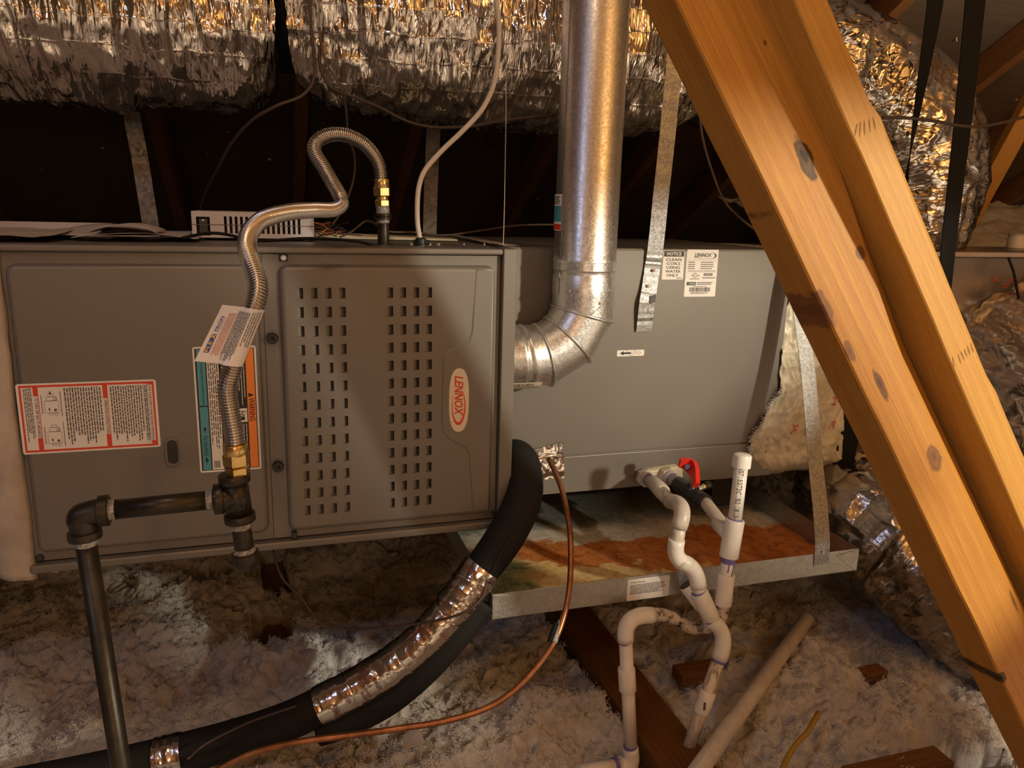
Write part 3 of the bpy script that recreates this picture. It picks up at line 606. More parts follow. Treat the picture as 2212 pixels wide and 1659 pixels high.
for v in (.775, .525): L.rect(.04, v, .96, v+.004, 'ink_grey')
for i in range(4): L.lines(.06, .725-i*.045, .30, .745-i*.045, 1, 'ink_grey', rag=.3, fill=.9); L.lines(.45, .725-i*.045, .92, .745-i*.045, 1, 'ink_grey', rag=.3, fill=.9)
L.lines(.05, .545, .95, .558, 1, 'ink_grey', fill=.9, rag=0)
L.poly([(.30+.075*math.cos(q), .455+.05*math.sin(q)) for q in np.linspace(0, 6.28, 20, False)], 'ink_black'); L.poly([(.30+.06*math.cos(q), .455+.04*math.sin(q)) for q in np.linspace(0, 6.28, 20, False)], 'label_white', .0003); L.text('UL', .265, .435, .335, .475, 'ink_black', False, 0, .01).text('c', .18, .44, .205, .465, 'ink_black').text('us', .39, .44, .44, .465, 'ink_black')
L.rect(.58, .45, .86, .50, 'ink_black').lines(.6, .462, .84, .488, 1, 'label_white', rag=.1); L.lines(.54, .385, .98, .425, 2, 'ink_grey', rag=.1); L.lines(.14, .375, .48, .39, 1, 'ink_grey', fill=.9)
L.rect(.06, .245, .35, .315, 'ink_black').text('WARNING', .12, .262, .33, .298, 'label_white'); L.lines(.38, .25, .95, .32, 2, 'ink_grey', rag=.2); L.lines(.25, .215, .75, .228, 1, 'ink_grey', fill=.9)
L.barcode(.16, .105, .82, .20, 'ink_black'); L.text('6020E26519', .20, .06, .74, .095, 'ink_black', False, 0, .01); L.finish(b)
b, L = lab('arrow_label', .302, .2915, .3685, .3055, 'label_white', cl, r=.04)
L.poly([(.10, .5), (.24, .85), (.24, .65), (.5, .65), (.5, .35), (.24, .35), (.24, .15)], 'ink_black'); L.poly([(.90, .5), (.80, .8), (.80, .65), (.5, .65), (.5, .35), (.80, .35), (.80, .2)], 'ink_grey', .0002); L.poly([(.885, .5), (.81, .72), (.81, .6), (.51, .6), (.51, .4), (.81, .4), (.81, .28)], 'label_white', .0003); L.lines(.3, .84, .42, .92, 1, 'ink_grey', fill=.8, rag=0); L.lines(.58, .84, .72, .92, 1, 'ink_grey', fill=.8, rag=0); L.lines(.42, .08, .58, .16, 1, 'ink_grey', fill=.8, rag=0); L.finish(b)
# beige drain boss
m = MB(); bp = [(.383, -.012), (.383, .012), (.392, .024), (.465, .0305), (.482, .022), (.484, -.004), (.470, -.014)]; k = len(bp)
m.add([(x, CY-.002, z) for x, z in bp]+[(x, CY-.016, z*.9) for x, z in bp], [tuple(range(k, 2*k))[::-1]]+[(i, k+i, k+(i+1) % k, (i+1) % k) for i in range(k)]); m.build('drain_boss', 'boss_beige', cl, bevel=.003)
# crumpled foil tape patch where the copper line leaves the coil
def sheet(fn, nu, nv): m = MB(); m.add([fn(a, b) for a in np.linspace(0, 1, nu) for b in np.linspace(0, 1, nv)], [tuple(f) for f in grid_faces(nu, nv)], 0, True); return m
def patchq(c00, c10, c11, c01, amp, sd, off): 
    c00, c10, c11, c01 = map(lambda a: V(a, dtype=float), (c00, c10, c11, c01)); nrm = unit(np.cross(c10-c00, c01-c00))
    return lambda u, v: c00*(1-u)*(1-v)+c10*u*(1-v)+c11*u*v+c01*(1-u)*v + nrm*(off+amp*(fbm(V([u*5, v*5, sd*1.]), 3, sd)-.5))
o = sheet(patchq(aY(1160, 1037, CY-.006), aY(1219, 1033, CY-.006), aY(1217, 955, CY-.006), aY(1150, 972, CY-.006), .006, 3, .0), 24, 24).build('foil_patch', 'tape_foil', cl); o['label'] = 'crumpled foil tape patch'
tube('tape_fold', spline([aY(1156, 992, CY-.008), aY(1185, 985, CY-.012), aY(1217, 986, CY-.008)], 6), .0035, 'tape_foil', cl, 7)
for px, py in ((1690, 1000),): pass
for x in (.10, .66): box('support_block', (x, .30, -.1445), (x+.06, .62, -.0195), 'cabinet_dark', cl)
# ================================================================== drain pan
pn = thing('drain_pan', 'shallow galvanised drain pan stained with orange rust and green below the coil', 'drain pan', (.36, -.10, -.15))
X0, X1, Y0_, Y1_, ZB, ZT = -.052, .778, -.102, .76, -.150, -.098
MB().box((X0, Y0_, ZB), (X1, Y1_, ZB+.0012)).build('pan_floor', 'pan_rust', pn, org=((X0+X1)/2, .33, ZB))
def wall(nm, lo, hi): return box(nm, lo, hi, 'galvanised_dull', pn)
wall('rim', (X0, Y0_, ZB), (X1, Y0_+.0012, ZT)); wall('rim', (X0, Y1_-.001, ZB), (X1, Y1_, ZT)); wall('rim', (X0, Y0_+.0012, ZB), (X0+.0012, Y1_-.001, ZT)); wall('rim', (X1-.0012, Y0_+.0012, ZB), (X1, Y1_-.001, ZT))
for x, sgn in ((X0, 1), (X1, -1)):  # folded corner ears
    MB().add([(x, Y0_-.0003, ZT-.001), (x, Y0_-.0003, ZB), (x+sgn*.058, Y0_-.0003, ZT-.010), (x, Y0_-.0018, ZT-.001), (x, Y0_-.0018, ZB), (x+sgn*.058, Y0_-.0018, ZT-.010)], [(0, 1, 2), (5, 4, 3), (0, 3, 4, 1), (1, 4, 5, 2), (2, 5, 3, 0)]).build('corner_fold', 'galvanised_dull', pn)
b, L = lab('product_sticker', .225, -.149, .318, -.1035, 'label_white', pn, Y0_-.0006, .03)
L.text('Product Warranty', .08, .80, .42, .90, 'ink_black'); L.lines(.06, .28, .93, .76, 8, 'ink_grey', rag=.2); L.finish(b)
# ================================================================== flue
FX, FY, FZ, FR, RB = .186, .10, .314, .0625, .115
fl = thing('flue_pipe', 'galvanised flue pipe rising from the furnace through a segmented elbow', 'flue', (FX, FY, .25))
def ringpts(c, ax, tilt, r, n=40):
    """ellipse ring in the plane whose in-bend-plane direction is ax (unit, XZ), stretched by 1/cos(tilt)"""
    q = np.linspace(0, 2*math.pi, n, False); return V(c)+r*(np.cos(q)[:, None]*V(ax)/math.cos(tilt)+np.sin(q)[:, None]*V([0, 1., 0]))
ac = V([FX-RB, FY, FZ+RB]); hv = math.radians(15); cent = [V([.006, FY, FZ])]; axs = [V([0, 0, -1.])]; til = [0]
for a in (15, 45, 75):
    r_ = math.radians(a); d = V([math.sin(r_), 0, -math.cos(r_)]); cent.append(ac+d*RB/math.cos(hv)); axs.append(d); til.append(hv)
cent.append(V([FX, FY, FZ+RB+.012])); axs.append(V([1., 0, 0])); til.append(0); n = 40
for i in range(4):
    r0, r1 = (FR if i else FR, FR); A = ringpts(cent[i], axs[i], til[i], r0); B_ = ringpts(cent[i+1], axs[i+1], til[i+1], r1)
    m = MB(); S = [A*(1-t_)+B_*t_ for t_ in (0, .5, 1)]
    if i == 0:
        S = []; 
        for t_, dr in ((0, 0), (.42, 0), (.47, .003), (.5, -.002), (.60, -.002), (.63, .0025), (.68, 0), (1, 0)): cc = cent[0]*(1-t_)+cent[1]*t_; tl = til[1]*t_; Q = A*(1-t_)+B_*t_; S.append(cc+(Q-cc)*(1+dr/FR))
    m.add(np.concatenate(S), [(k*n+j, (k+1)*n+j, (k+1)*n+(j+1) % n, k*n+(j+1) % n) for k in range(len(S)-1) for j in range(n)], 0, True); m.build('elbow_gore', 'galvanised', fl)
for i in (1, 2, 3):
    R = ringpts(cent[i], axs[i], til[i], FR+.001, 41); R = np.vstack([R[:-1], R[:2]]); MB().tube(R, .0034, 8).build('bead', 'galvanised', fl)
zc = FZ+RB+.010
lathe('collar', (FX, FY, zc), (FX, FY, zc+.07), [(0, FR+.0012), (.036, FR+.0012), (.040, FR-.001), (.047, FR-.001), (.050, FR+.0015), (.07, FR+.001)], 'galvanised', fl, 40)
lathe('pipe', (FX, FY, zc+.065), (FX, FY, 1.60), [(0, FR+.002), (.004, FR+.0025), (.008, FR+.0006), (1.60-zc-.065, FR+.0006)], 'galvanised', fl, 48)
def cyl_pt(px, py, r=FR+.0015):  # point on the flue surface seen at a pixel
    d = ray(px, py); o = CAM[:2]-V([FX, FY]); dd = d[:2]; a = dd@dd; b = o@dd; c = o@o-r*r; return CAM+d*((-b-math.sqrt(max(0, b*b-a*c)))/a)
a0 = cyl_pt(1216, 400); ths = math.atan2(a0[1]-FY, a0[0]-FX); sp = lambda z, r=FR+.0004: V([FX+r*math.cos(ths), FY+r*math.sin(ths), z])
box('seam', tuple(sp(zc+.002)-V([.0012, .0012, 0])), tuple(sp(1.58)+V([.0012, .0012, 0])), 'galvanised_shaded', fl)
MB().tube([cyl_pt(1298, 662), cyl_pt(1270, 655+30)], .0008, 6).build('seam', 'galvanised_dull', fl)
for px, py in ((1230, 628), (1315, 628), (1297, 655)): p = cyl_pt(px, py, FR+.001); nn = unit([p[0]-FX, p[1]-FY, 0]); screw(p-nn*.001, p+nn*.01, fl, .0026)
for z, q in ((FZ+.048, -.8), (FZ, -1.57), (FZ-.035, -2.1)): p = V([.014, FY-FR*math.cos(q+1.57), FZ+FR*math.sin(q+1.57)]); nn = unit([0, p[1]-FY, p[2]-FZ]); screw(p-nn*.001, p+nn*.01, fl, .003)
# stickers wrapped on the pipe
def vwrap(t0, t1, z0, z1, r): return lambda u, v, h: V([FX+(r+h)*math.cos(t0+(t1-t0)*u), FY+(r+h)*math.sin(t0+(t1-t0)*u), z0+(z1-z0)*v])
def gsheet(fm, nu=10, nv=3): return sheet(lambda u, v: fm(u, v, 0), nu, nv)
fm = vwrap(ths-.55, ths+.02, .565, .635, FR+.0032); b = gsheet(fm).build('pipe_sticker', 'label_white', fl); b['label'] = 'white green and red sticker'; L = Label(fm); L.rect(.02, .25, .98, .68, 'ink_teal', n=6).rect(.02, .02, .98, .18, 'ink_red', n=6); L.lines(.1, .72, .9, .95, 4, 'ink_grey'); L.finish(b)
def hwrap(x0, x1, q0, q1, r): return lambda u, v, h: V([x0+(x1-x0)*u-.006*v, FY-(r+h)*math.cos(q0+(q1-q0)*v), FZ+(r+h)*math.sin(q0+(q1-q0)*v)])
fm = hwrap(.010, .092, math.radians(-72), math.radians(-42), FR+.0045); b = gsheet(fm, 4, 10).build('pipe_sticker', 'label_cream', fl); b['label'] = 'cream barcode sticker with red corner'; L = Label(fm); L.poly([(0, 0), (.10, 0), (.22, 1), (.10, 1)], 'ink_red'); L.barcode(.26, .58, .80, .88, 'ink_black'); L.lines(.2, .36, .95, .52, 2, 'ink_grey'); L.lines(.28, .08, .8, .26, 1, 'ink_pink', fill=.9, rag=0); L.finish(b)

# ================================================================== straps
def strap_holes(): pass
S1 = spline([aY(1391, 716, .164), aY(1397, 660, .158), aY(1402, 628, .162), aY(1409, 580, .165), aY(1416, 535, .162), aY(1428, 420, .165), aY(1441, 300, .17), aY(1457, 130, .175), aY(1470, -40, .18)], 8)
st = ribbon('hanger_strap', S1, (1, .05, -.16), .0385, .0012, 'galvanised_strap', wob=.0004)
tag(st, 'bent galvanised strap screwed to the coil front beside the notice sticker', 'strap')
for px, py in ((1413, 584), (1400, 618), (1401, 669)): screw(aY(px, py, .160), aY(px, py, .154), st, .0032)
MB().add([aY(1405, 640, .157), aY(1417, 634, .150), aY(1416, 652, .146), aY(1404, 658, .154)], [(0, 1, 2, 3)]).build('crease', 'galvanised_strap', st)
S2 = spline([aY(1774, 1219, -.1035), aY(1776, 1190, -.1035), aY(1776, 1160, -.098), aY(1771, 1090, -.07), aY(1762, 1000, -.02), aY(1745, 800, .06), aY(1722, 620, .125), aY(1695, 420, .20), aY(1640, 60, .32)], 8)
st = ribbon('hanger_strap', S2, (1, 0, 0), .0375, .0012, 'galvanised_strap'); tag(st, 'galvanised strap running from the drain pan rim up behind the timber brace', 'strap'); screw(aY(1778, 1194, -.105), aY(1778, 1194, -.110), st, .003)
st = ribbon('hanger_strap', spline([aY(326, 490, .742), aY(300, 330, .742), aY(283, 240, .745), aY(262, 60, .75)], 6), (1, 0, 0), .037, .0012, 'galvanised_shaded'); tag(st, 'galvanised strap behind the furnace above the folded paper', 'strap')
st = ribbon('hanger_strap', spline([aY(928, 512, .745), aY(931, 400, .745), aY(938, 250, .75), aY(945, 90, .75)], 6), (1, 0, 0), .037, .0012, 'galvanised_shaded'); tag(st, 'galvanised strap with baked-in shade behind the white cable', 'strap')
st = ribbon('strap_end', spline([aY(1087, 533, .03), aY(1089, 480, .04), aY(1091, 380, .07), aY(1093, 250, .12), aY(1094, 90, .17)], 6), (.30, .95, 0), V(list(np.linspace(.034, .004, 25))), .0012, 'galvanised_dull'); st.name = 'hanger_strap'; tag(st, 'thin strap seen edge-on at the furnace top corner beside the flue', 'strap')
# ================================================================== gas supply
GY_ = -.40
gp = thing('gas_pipe', 'black iron gas riser with elbow, nipple, tee and capped drip leg', 'gas pipe', aY(182, 1160, GY_))
PR = .0119
eb = aY(176, 1108, GY_); te = aY(512, 1074, GY_); te[2] += .0; hz = te-eb; hu = unit(hz)
rz = aY(186, 1175, GY_); ru_ = unit(aY(262, 1659, GY_)-rz)
box_ = None
tube('riser', [rz+ru_*(-.005), rz+ru_*.9], PR, 'black_iron', gp, 20)
tube('nipple', [eb+hu*.026, te-hu*.024], PR, 'black_iron', gp, 20)
for p, u in ((eb+hu*.029, hu), (te-hu*.028, -hu)): MB().tube([p+u*(.0011*k) for k in range(8)], [PR+.0004+.0006*(k % 2) for k in range(8)], 16).build('thread_sealant', 'thread_dope', gp)
m = MB(); arc = spline([eb+hu*.026, eb+hu*.012+V([0, 0, -.001]), eb+V([-.001, 0, -.005])*1.0, eb+ru_*.014+hu*.0, eb+ru_*.03], 8); m.tube(arc, .0155, 20); m.build('elbow', 'black_iron', gp)
lathe('band', eb+hu*.018, eb+hu*.030, [(0, .0165), (.001, .0188), (.011, .0188), (.012, .0165)], 'black_iron', gp, 24); e2 = eb+ru_*.022; lathe('band', e2, e2+ru_*.011, [(0, .0165), (.001, .0188), (.010, .0188), (.011, .0165)], 'black_iron', gp, 24)
MB().tube([e2+ru_*(.011+.001*k) for k in range(9)], [PR+.0015-.0001*k+.0004*(k % 2) for k in range(9)], 16).build('thread_sealant', 'thread_dope', gp)
tu = unit(aY(531, 1160, GY_)-aY(507, 990, GY_)); ta = te
def seg_l(name, c, u, a, b, r, mat='black_iron', parent=gp, s=24): return lathe(name, V(c)+u*a, V(c)+u*b, [(0, r*.97), (.0008, r), (b-a-.0008, r), (b-a, r*.97)], mat, parent, s)
m = MB().tube([ta-tu*.024, ta+tu*.026], .0158, 24); m.tube([ta-hu*.026, ta], .0158, 24); tb = m.build('tee', 'black_iron', gp)
seg_l('band', ta, tu, -.031, -.020, .0190); seg_l('band', ta, tu, .022, .032, .0190); seg_l('band', ta, -hu, .0155, .027, .0190)
fm = flat(ta+V([.001, -.0160, -.012]), (.009, 0, 0), (0, 0, .022), (0, -1, 0)); L = Label(fm); L.text('1/2', .1, .0, .9, 1, 'black_plastic', True); L.tx.build('lettering', L.tm, tb)
seg_l('nipple', ta, tu, .028, .078, PR); MB().tube([ta+tu*(.031+.0011*k) for k in range(10)], [PR+.0013+.0005*(k % 2) for k in range(10)], 16).build('thread_sealant', 'thread_dope', gp); MB().tube([ta+tu*(.068+.0011*k) for k in range(8)], [PR+.0017+.0005*(k % 2) for k in range(8)], 16).build('thread_sealant', 'thread_dope', gp)
lathe('cap', ta+tu*.074, ta+tu*.098, [(0, .0150), (.001, .0170), (.010, .0172), (.016, .0168), (.021, .014), (.024, .008)], 'black_iron', gp, 24)
# flexible connector
fx = thing('flexible_gas_connector', 'corrugated steel gas connector looping over the furnace with brass nuts and a printed tag', 'gas hose', aY(512, 960, GY_))
FP = [(509, 968, -.40), (506, 940, -.40), (498, 895, -.40), (491, 840, -.40), (501, 800, -.40), (520, 740, -.40), (541, 690, -.395), (556, 640, -.385), (555, 602, -.37), (541, 563, -.345), (533, 530, -.31), (541, 500, -.27), (569, 474, -.22), (621, 459, -.16), (677, 454, -.10), (718, 453, -.06), (737, 443, -.04), (735, 425, -.03), (718, 395, -.01), (699, 361, .005), (680, 330, .02), (682, 309, .03), (706, 293, .04), (742, 291, .05), (780, 307, .06), (806, 333, .07), (820, 361, .075), (824, 392, .078)]
C0 = spline([aY(*p) for p in FP], 20); Lc = np.r_[0, np.cumsum(np.linalg.norm(np.diff(C0, axis=0), axis=1))]; pit = .0037; ns = int(Lc[-1]/pit*7); ss = np.linspace(0, Lc[-1], ns); C1 = np.stack([np.interp(ss, Lc, C0[:, k]) for k in range(3)], 1)
MB().tube(C1, .0106+.0017*np.sin(ss/pit*2*math.pi), 18).build('corrugated_hose', 'steel_corrugated', fx)
def hexnut(p, u, a, b, r, mat, parent, name='nut'): return lathe(name, V(p)+u*a, V(p)+u*b, [(0, r*.9), (.0015, r), (b-a-.0015, r), (b-a, r*.9)], mat, parent, 6, False, .3)
b0 = C1[0]; bu = unit(C1[0]-C1[12]); seg_l('nut_sleeve', b0, bu, -.006, .008, .0150, 'brass', fx); hexnut(b0, bu, .006, .022, .0165, 'brass', fx); hexnut(b0, bu, .023, .036, .0150, 'brass', fx); seg_l('thread', b0, bu, .034, .046, .0118, 'thread_dope', fx)
b1 = C1[-1]; bu1 = unit(aY(831, 532, .08)-b1); seg_l('nut_sleeve', b1, bu1, -.004, .012, .0140, 'brass', fx); hexnut(b1, bu1, .010, .026, .0160, 'brass', fx); hexnut(b1, bu1, .032, .044, .0140, 'brass', fx); seg_l('thread', b1, bu1, .026, .034, .011, 'brass', fx)
# printed tag: free flap to the left, wrapped round the hose on the right
T0 = {'tl': V(aY(481, 657, -.425)), 'tr': V(aY(572, 668, -.418)), 'br': V(aY(524, 790, -.424)), 'bl': V(aY(421, 778, -.43))}
def tagmap(u, v, h):
    p = T0['bl']*(1-u)*(1-v)+T0['br']*u*(1-v)+T0['tr']*u*v+T0['tl']*(1-u)*v
    x = (u-.78)/.25; bow = -.010*math.sqrt(max(0, 1-min(1, abs(x))**2)) + .012*(.5-abs(v-.5)) - .006*(1-u)
    if u > .97: bow += 0
    return p+V([0, bow-h, 0])
b = sheet(lambda u, v: tagmap(u, v, 0), 26, 14).build('tag', 'tag_vinyl', fx); b['label'] = 'white printed tag'
L = Label(tagmap); L.text('FLEXTRON', .075, .10, .20, .82, 'ink_blue', False) if False else None
def upward(L, st, u0, u1, v0, v1, mat, shear=0, bold=0):  # text reading upward, tops to the left
    g, f = text_geo(st, shear, bold); L.tx.add([L.f(u1-(u1-u0)*y, v0+(v1-v0)*x, .0006) for x, y in g], f, L._mi(L.tm, mat))
L.rect(.085, .16, .19, .49, 'ink_blue', .0002, 3); upward(L, 'FLE', .10, .175, .175, .36, 'ink_yellow', 0, .012); upward(L, 'X', .07, .20, .375, .50, 'ink_yellow', .3, .02); upward(L, 'TRON', .10, .175, .51, .80, 'ink_blue', 0, .012); L.rect(.19, .16, .197, .80, 'ink_blue', .0003)
for i in range(8):
    L.lines(.24+i*.022, .10, .255+i*.022, .88, 1, 'ink_pink', True, .8, .0004, .12)
for i in range(9): L.lines(.44+i*.031, .05, .462+i*.031, .93, 1, 'ink_grey', True, .75, .0005, .2)
for i in range(4): L.lines(.76+i*.055, .05, .785+i*.055, .95, 1, 'ink_grey', True, .8, .0006, .4)
L.finish(b)
# black pipe stub the connector feeds, entering the furnace top
sb = aY(831, 531, .08); su = V([0, 0, 1.]); gs = thing('gas_pipe', 'short black iron pipe with coupling entering the furnace top', 'gas pipe', (sb[0], sb[1], .534)); top = b1+bu1*.044; PB = V([top[0]+.001, top[1], .529]); gu = unit(top-PB); Hh_ = np.linalg.norm(top-PB)
seg_l('nipple', PB, gu, 0, .045, .0107, 'black_iron', gs); MB().tube([PB+gu*(.044+.0012*k) for k in range(8)], [.0112+.0006*(k % 2) for k in range(8)], 14).build('thread_sealant', 'thread_dope', gs)
zc1, zc2 = .050, Hh_-.012; lathe('coupling', PB+gu*zc1, PB+gu*zc2, [(0, .0125), (.001, .0158), (.008, .0158), (.010, .0135), (zc2-zc1-.010, .0135), (zc2-zc1-.008, .0158), (zc2-zc1-.001, .0158), (zc2-zc1, .0125)], 'black_iron', gs, 24)
MB().tube([PB+gu*(Hh_-.014+.0012*k) for k in range(13)], [.0118+.0006*(k % 2) for k in range(13)], 14).build('thread_sealant', 'thread_dope', gs)
lathe('hole_rim', PB+V([0, 0, .0035]), PB+V([0, 0, .0055]), [(0, .021), (.002, .020)], 'black_plastic', gs, 24)
# ================================================================== things on the furnace top
zt = .5325
bx = thing('control_box', 'white plastic control box with vent slots on top of the furnace', 'control box', (-.45, .25, zt))
x0, x1, yf, z0, z1 = -.560, -.338, .22, zt+.004, zt+.0525
m = MB(); slots = [(x0+.057+i*.0096, x0+.0620+i*.0096) for i in range(15)]; zs = (z0+.0085, z1-.0085); ports = ((x0+.008, x0+.032), (x1-.032, x1-.008))
ed = sorted([x0, x1]+[q for s in slots for q in s]+[q for s in ports for q in s])
for i in range(len(ed)-1):
    a, b_ = ed[i], ed[i+1]; hole = (a, b_) in slots; port = (a, b_) in ports
    if not hole and not port: m.add([(a, yf, z0), (b_, yf, z0), (b_, yf, z1), (a, yf, z1)], [(0, 1, 2, 3)])
    else:
        zz = (z0+.004, z1-.010) if port else zs
        m.add([(a, yf, z0), (b_, yf, z0), (b_, yf, zz[0]), (a, yf, zz[0])], [(0, 1, 2, 3)]); m.add([(a, yf, zz[1]), (b_, yf, zz[1]), (b_, yf, z1), (a, yf, z1)], [(0, 1, 2, 3)])
        m.add([(a, yf, zz[0]), (b_, yf, zz[0]), (b_, yf, zz[1]), (a, yf, zz[1]), (a, yf+.02, zz[0]), (b_, yf+.02, zz[0]), (b_, yf+.02, zz[1]), (a, yf+.02, zz[1])], [(0, 4, 5, 1), (1, 5, 6, 2), (2, 6, 7, 3), (3, 7, 4, 0), (4, 7, 6, 5)], 1)
yb2 = .36; m.add([(x0, yf, z0), (x1, yf, z0), (x1, yf, z1), (x0, yf, z1), (x0, yb2, z0), (x1, yb2, z0), (x1, yb2, z1), (x0, yb2, z1)], [(3, 2, 6, 7), (0, 4, 5, 1), (0, 3, 7, 4), (1, 5, 6, 2), (4, 7, 6, 5)]); m.build('housing', ['white_plastic', 'cabinet_dark'], bx)
box('lid_seam', (x0-.0006, yf-.0006, z0+.0235), (x1+.0006, yf+.001, z0+.0248), 'ink_grey', bx)
for a, b_ in ports: box('port', (a+.003, yf+.004, z0+.006), (b_-.003, yf+.018, z1-.014), 'black_plastic', bx, .002); box('terminal', (a+.010, yf+.001, z1-.018), (a+.014, yf+.005, z1-.015), 'label_white', bx)
for i in range(4): box('foot', ((x0+.01, x1-.02)[i % 2], (yf+.01, yb2-.02)[i//2], zt), ((x0+.02, x1-.01)[i % 2], (yf+.02, yb2-.01)[i//2], z0+.001), 'black_plastic', bx)
hb = thing('wire_bundle', 'loose bundle of dark thin wires spilling from the control box right end', 'wires', (x1+.03, .26, zt+.01)); wb = MB()
for k in range(14):
    p = V([x1-.002, .24+.06*rng.random(), z0+.012+.02*rng.random()]); q = p+V([.02+.02*rng.random(), -.01+.02*rng.random(), .008*rng.normal()]); r2 = q+V([.02*rng.normal(), -.01*rng.random(), -.012*rng.random()]); r2[2] = max(r2[2], zt+.002); e = r2+V([.03+.03*rng.random(), .02*rng.normal(), .01*rng.normal()]); e[2] = max(e[2], zt+.002)
    wb = MB().tube(spline([p, q, r2, e], 6), .0011, 6); wb.build('wire', ('wire_brown', 'black_rubber', 'copper')[k % 3], hb)
# folded paper and envelope
pp = thing('folded_paper', 'folded grey paper instruction booklet lying on the furnace top', 'booklet', (-.68, .20, zt))
def fold(p_lo, w_, dy, dz, sd, name, mat='paper_grey', curl=.0):
    def f(u, v): x = p_lo[0]+w_*u; y = p_lo[1]+dy*v+.006*(fbm(V([u*3, v*2, sd]), 2, 4)-.5); return V([x, y, p_lo[2]+dz(u, v)+.003*(fbm(V([u*4, v*3, sd+.5]), 2, 8)-.3)])
    o = sheet(f, 30, 10).build(name, mat, pp); o.modifiers.new('s', 'SOLIDIFY').thickness = .0008; return o
fold((-.80, .17, zt+.003), .235, .15, lambda u, v: .004+.012*math.sin(math.pi*min(1, u*1.3))*v+.004*v, 1., 'sheet'); fold((-.745, .13, zt+.002), .20, .17, lambda u, v: .003+.008*math.sin(math.pi*u)*(1-v*.3), 3., 'sheet')
fold((-.715, .12, zt+.010), .105, .15, lambda u, v: .004+.013*math.sin(math.pi*u)**.7, 7., 'sheet'); fold((-.715, .118, zt+.006), .11, .15, lambda u, v: .002+.002*u, 9., 'sheet')
# wires on the furnace top
def wire(pts, r, mat, label, cat='wire', name='wire', n=8, seg=8): return tag(MB().tube(spline(pts, n), r, seg).build(name, mat), label, cat)
wire([aY(395, 514, .10), aY(440, 505, .14), aY(480, 505, .15), aY(560, 520, .12), aY(660, 515, .12), aY(760, 520, .09), aY(815, 531, .06)], .0028, 'black_rubber', 'dark cord lying along the furnace top in front of the control box', 'cord')
wire([aY(735, 512, .2), aY(760, 500, .24), aY(790, 478, .30), aY(815, 485, .25), aY(840, 500, .25), aY(900, 502, .27), aY(960, 508, .30), aY(1040, 498, .33), aY(1120, 487, .33), aY(1205, 485, .32)], .0022, 'wire_tan', 'thin tan wire drooping behind the gas stub towards the flue')
wire([aY(1070, -20, .10), aY(1078, 60, .11), aY(1074, 140, .11), aY(1064, 190, .11), aY(1040, 238, .11), aY(1000, 282, .11), aY(955, 325, .11), aY(920, 365, .11), aY(907, 395, .11), aY(902, 430, .11), aY(902, 480, .11), aY(908, 521, .10)], .0048, 'cable_white', 'white electrical cable curving down to the connector on the furnace top', 'cable', 'cable', 10, 12)
cc = aY(909, 527, .095); cn = thing('cable_connector', 'black clamp connector where the white cable enters the furnace top', 'connector', (cc[0], cc[1], .534)); lathe('gland', (cc[0], cc[1], .531), (cc[0], cc[1], .5475), [(0, .013), (.004, .013), (.005, .0105), (.014, .0105), (.0165, .007)], 'black_plastic', cn, 16); MB().tube([(cc[0]-.014, cc[1], .539), (cc[0]+.016, cc[1]-.002, .539)], .0045, 10).build('clamp_bar', 'black_plastic', cn)
for dx in (-.018, .017, .034): screw((cc[0]+dx, cc[1], .533), (cc[0]+dx, cc[1], .54), cn, .003)
for px in (1002, 1046):
    p = aZ(px, 530, .5335); tag(screw((p[0], p[1], .5335), (p[0], p[1], .546), None, .0018), 'small bright screw upright on the furnace top right of the connector' if px == 1002 else 'small bright screw upright on the furnace top near the corner post', 'screw')
tag(MB().add([(-.33, .34, zt), (-.03, .30, zt), (-.03, .36, zt), (-.33, .40, zt), (-.33, .34, zt+.010), (-.03, .30, zt+.004), (-.03, .36, zt+.005), (-.33, .40, zt+.012)], [(0, 3, 2, 1), (4, 5, 6, 7), (0, 1, 5, 4), (1, 2, 6, 5), (2, 3, 7, 6), (3, 0, 4, 7)]).build('insulation_strip', 'boss_beige', bevel=.002), 'flat yellowish strip lying on the furnace top behind the gas stub', 'strip')
o = sheet(lambda u, v: V([.0035+.03*u, .055+.5*v, .534+.004*fbm(V([u*4, v*14, 1.]), 3, 2)]), 8, 30).build('mastic_seal', 'mastic'); tag(o, 'grey mastic smeared over the joint at the furnace top right corner', 'sealant')
o = sheet(lambda u, v: V([.006+.022*v*(.6+.8*fbm(V([1., u*6, 2]), 3, 7)), .07+.1*v, .18+.352*u+.0*v]), 40, 6).build('mastic_seal', 'mastic'); o.modifiers.new('s', 'SOLIDIFY').thickness = .003; tag(o, 'grey mastic along the furnace side joint left of the flue', 'sealant')
# ================================================================== return plenum at the left end
rp = thing('return_plenum', 'mastic-coated return plenum butting against the furnace left end', 'plenum', (-1.2, .3, .0))
MB().add([(-1.9, .02, .03), (-.845, .02, .03), (-.845, .70, .03), (-1.9, .70, .03), (-1.9, .02, .545), (-.845, .02, .545), (-.845, .70, .545), (-1.9, .70, .545)], [(0, 3, 2, 1), (4, 5, 6, 7), (0, 1, 5, 4), (1, 2, 6, 5), (2, 3, 7, 6), (3, 0, 4, 7)]).build('duct_board', 'mastic', rp, bevel=.006)
def mstrip(u, v): z = -.008+.56*u; x = -.868+.052*v+.004*(fbm(V([u*9, v, 3.]), 3, 5)-.5); return V([x, -.004-.012*math.sin(math.pi*v)**.6-.010*(fbm(V([u*7, v*3, 1.]), 3, 6)-.5), z-.008*(1-u)*v])
o = sheet(mstrip, 50, 10).build('mastic_strip', 'mastic', rp); o.modifiers.new('s', 'SOLIDIFY').thickness = .004
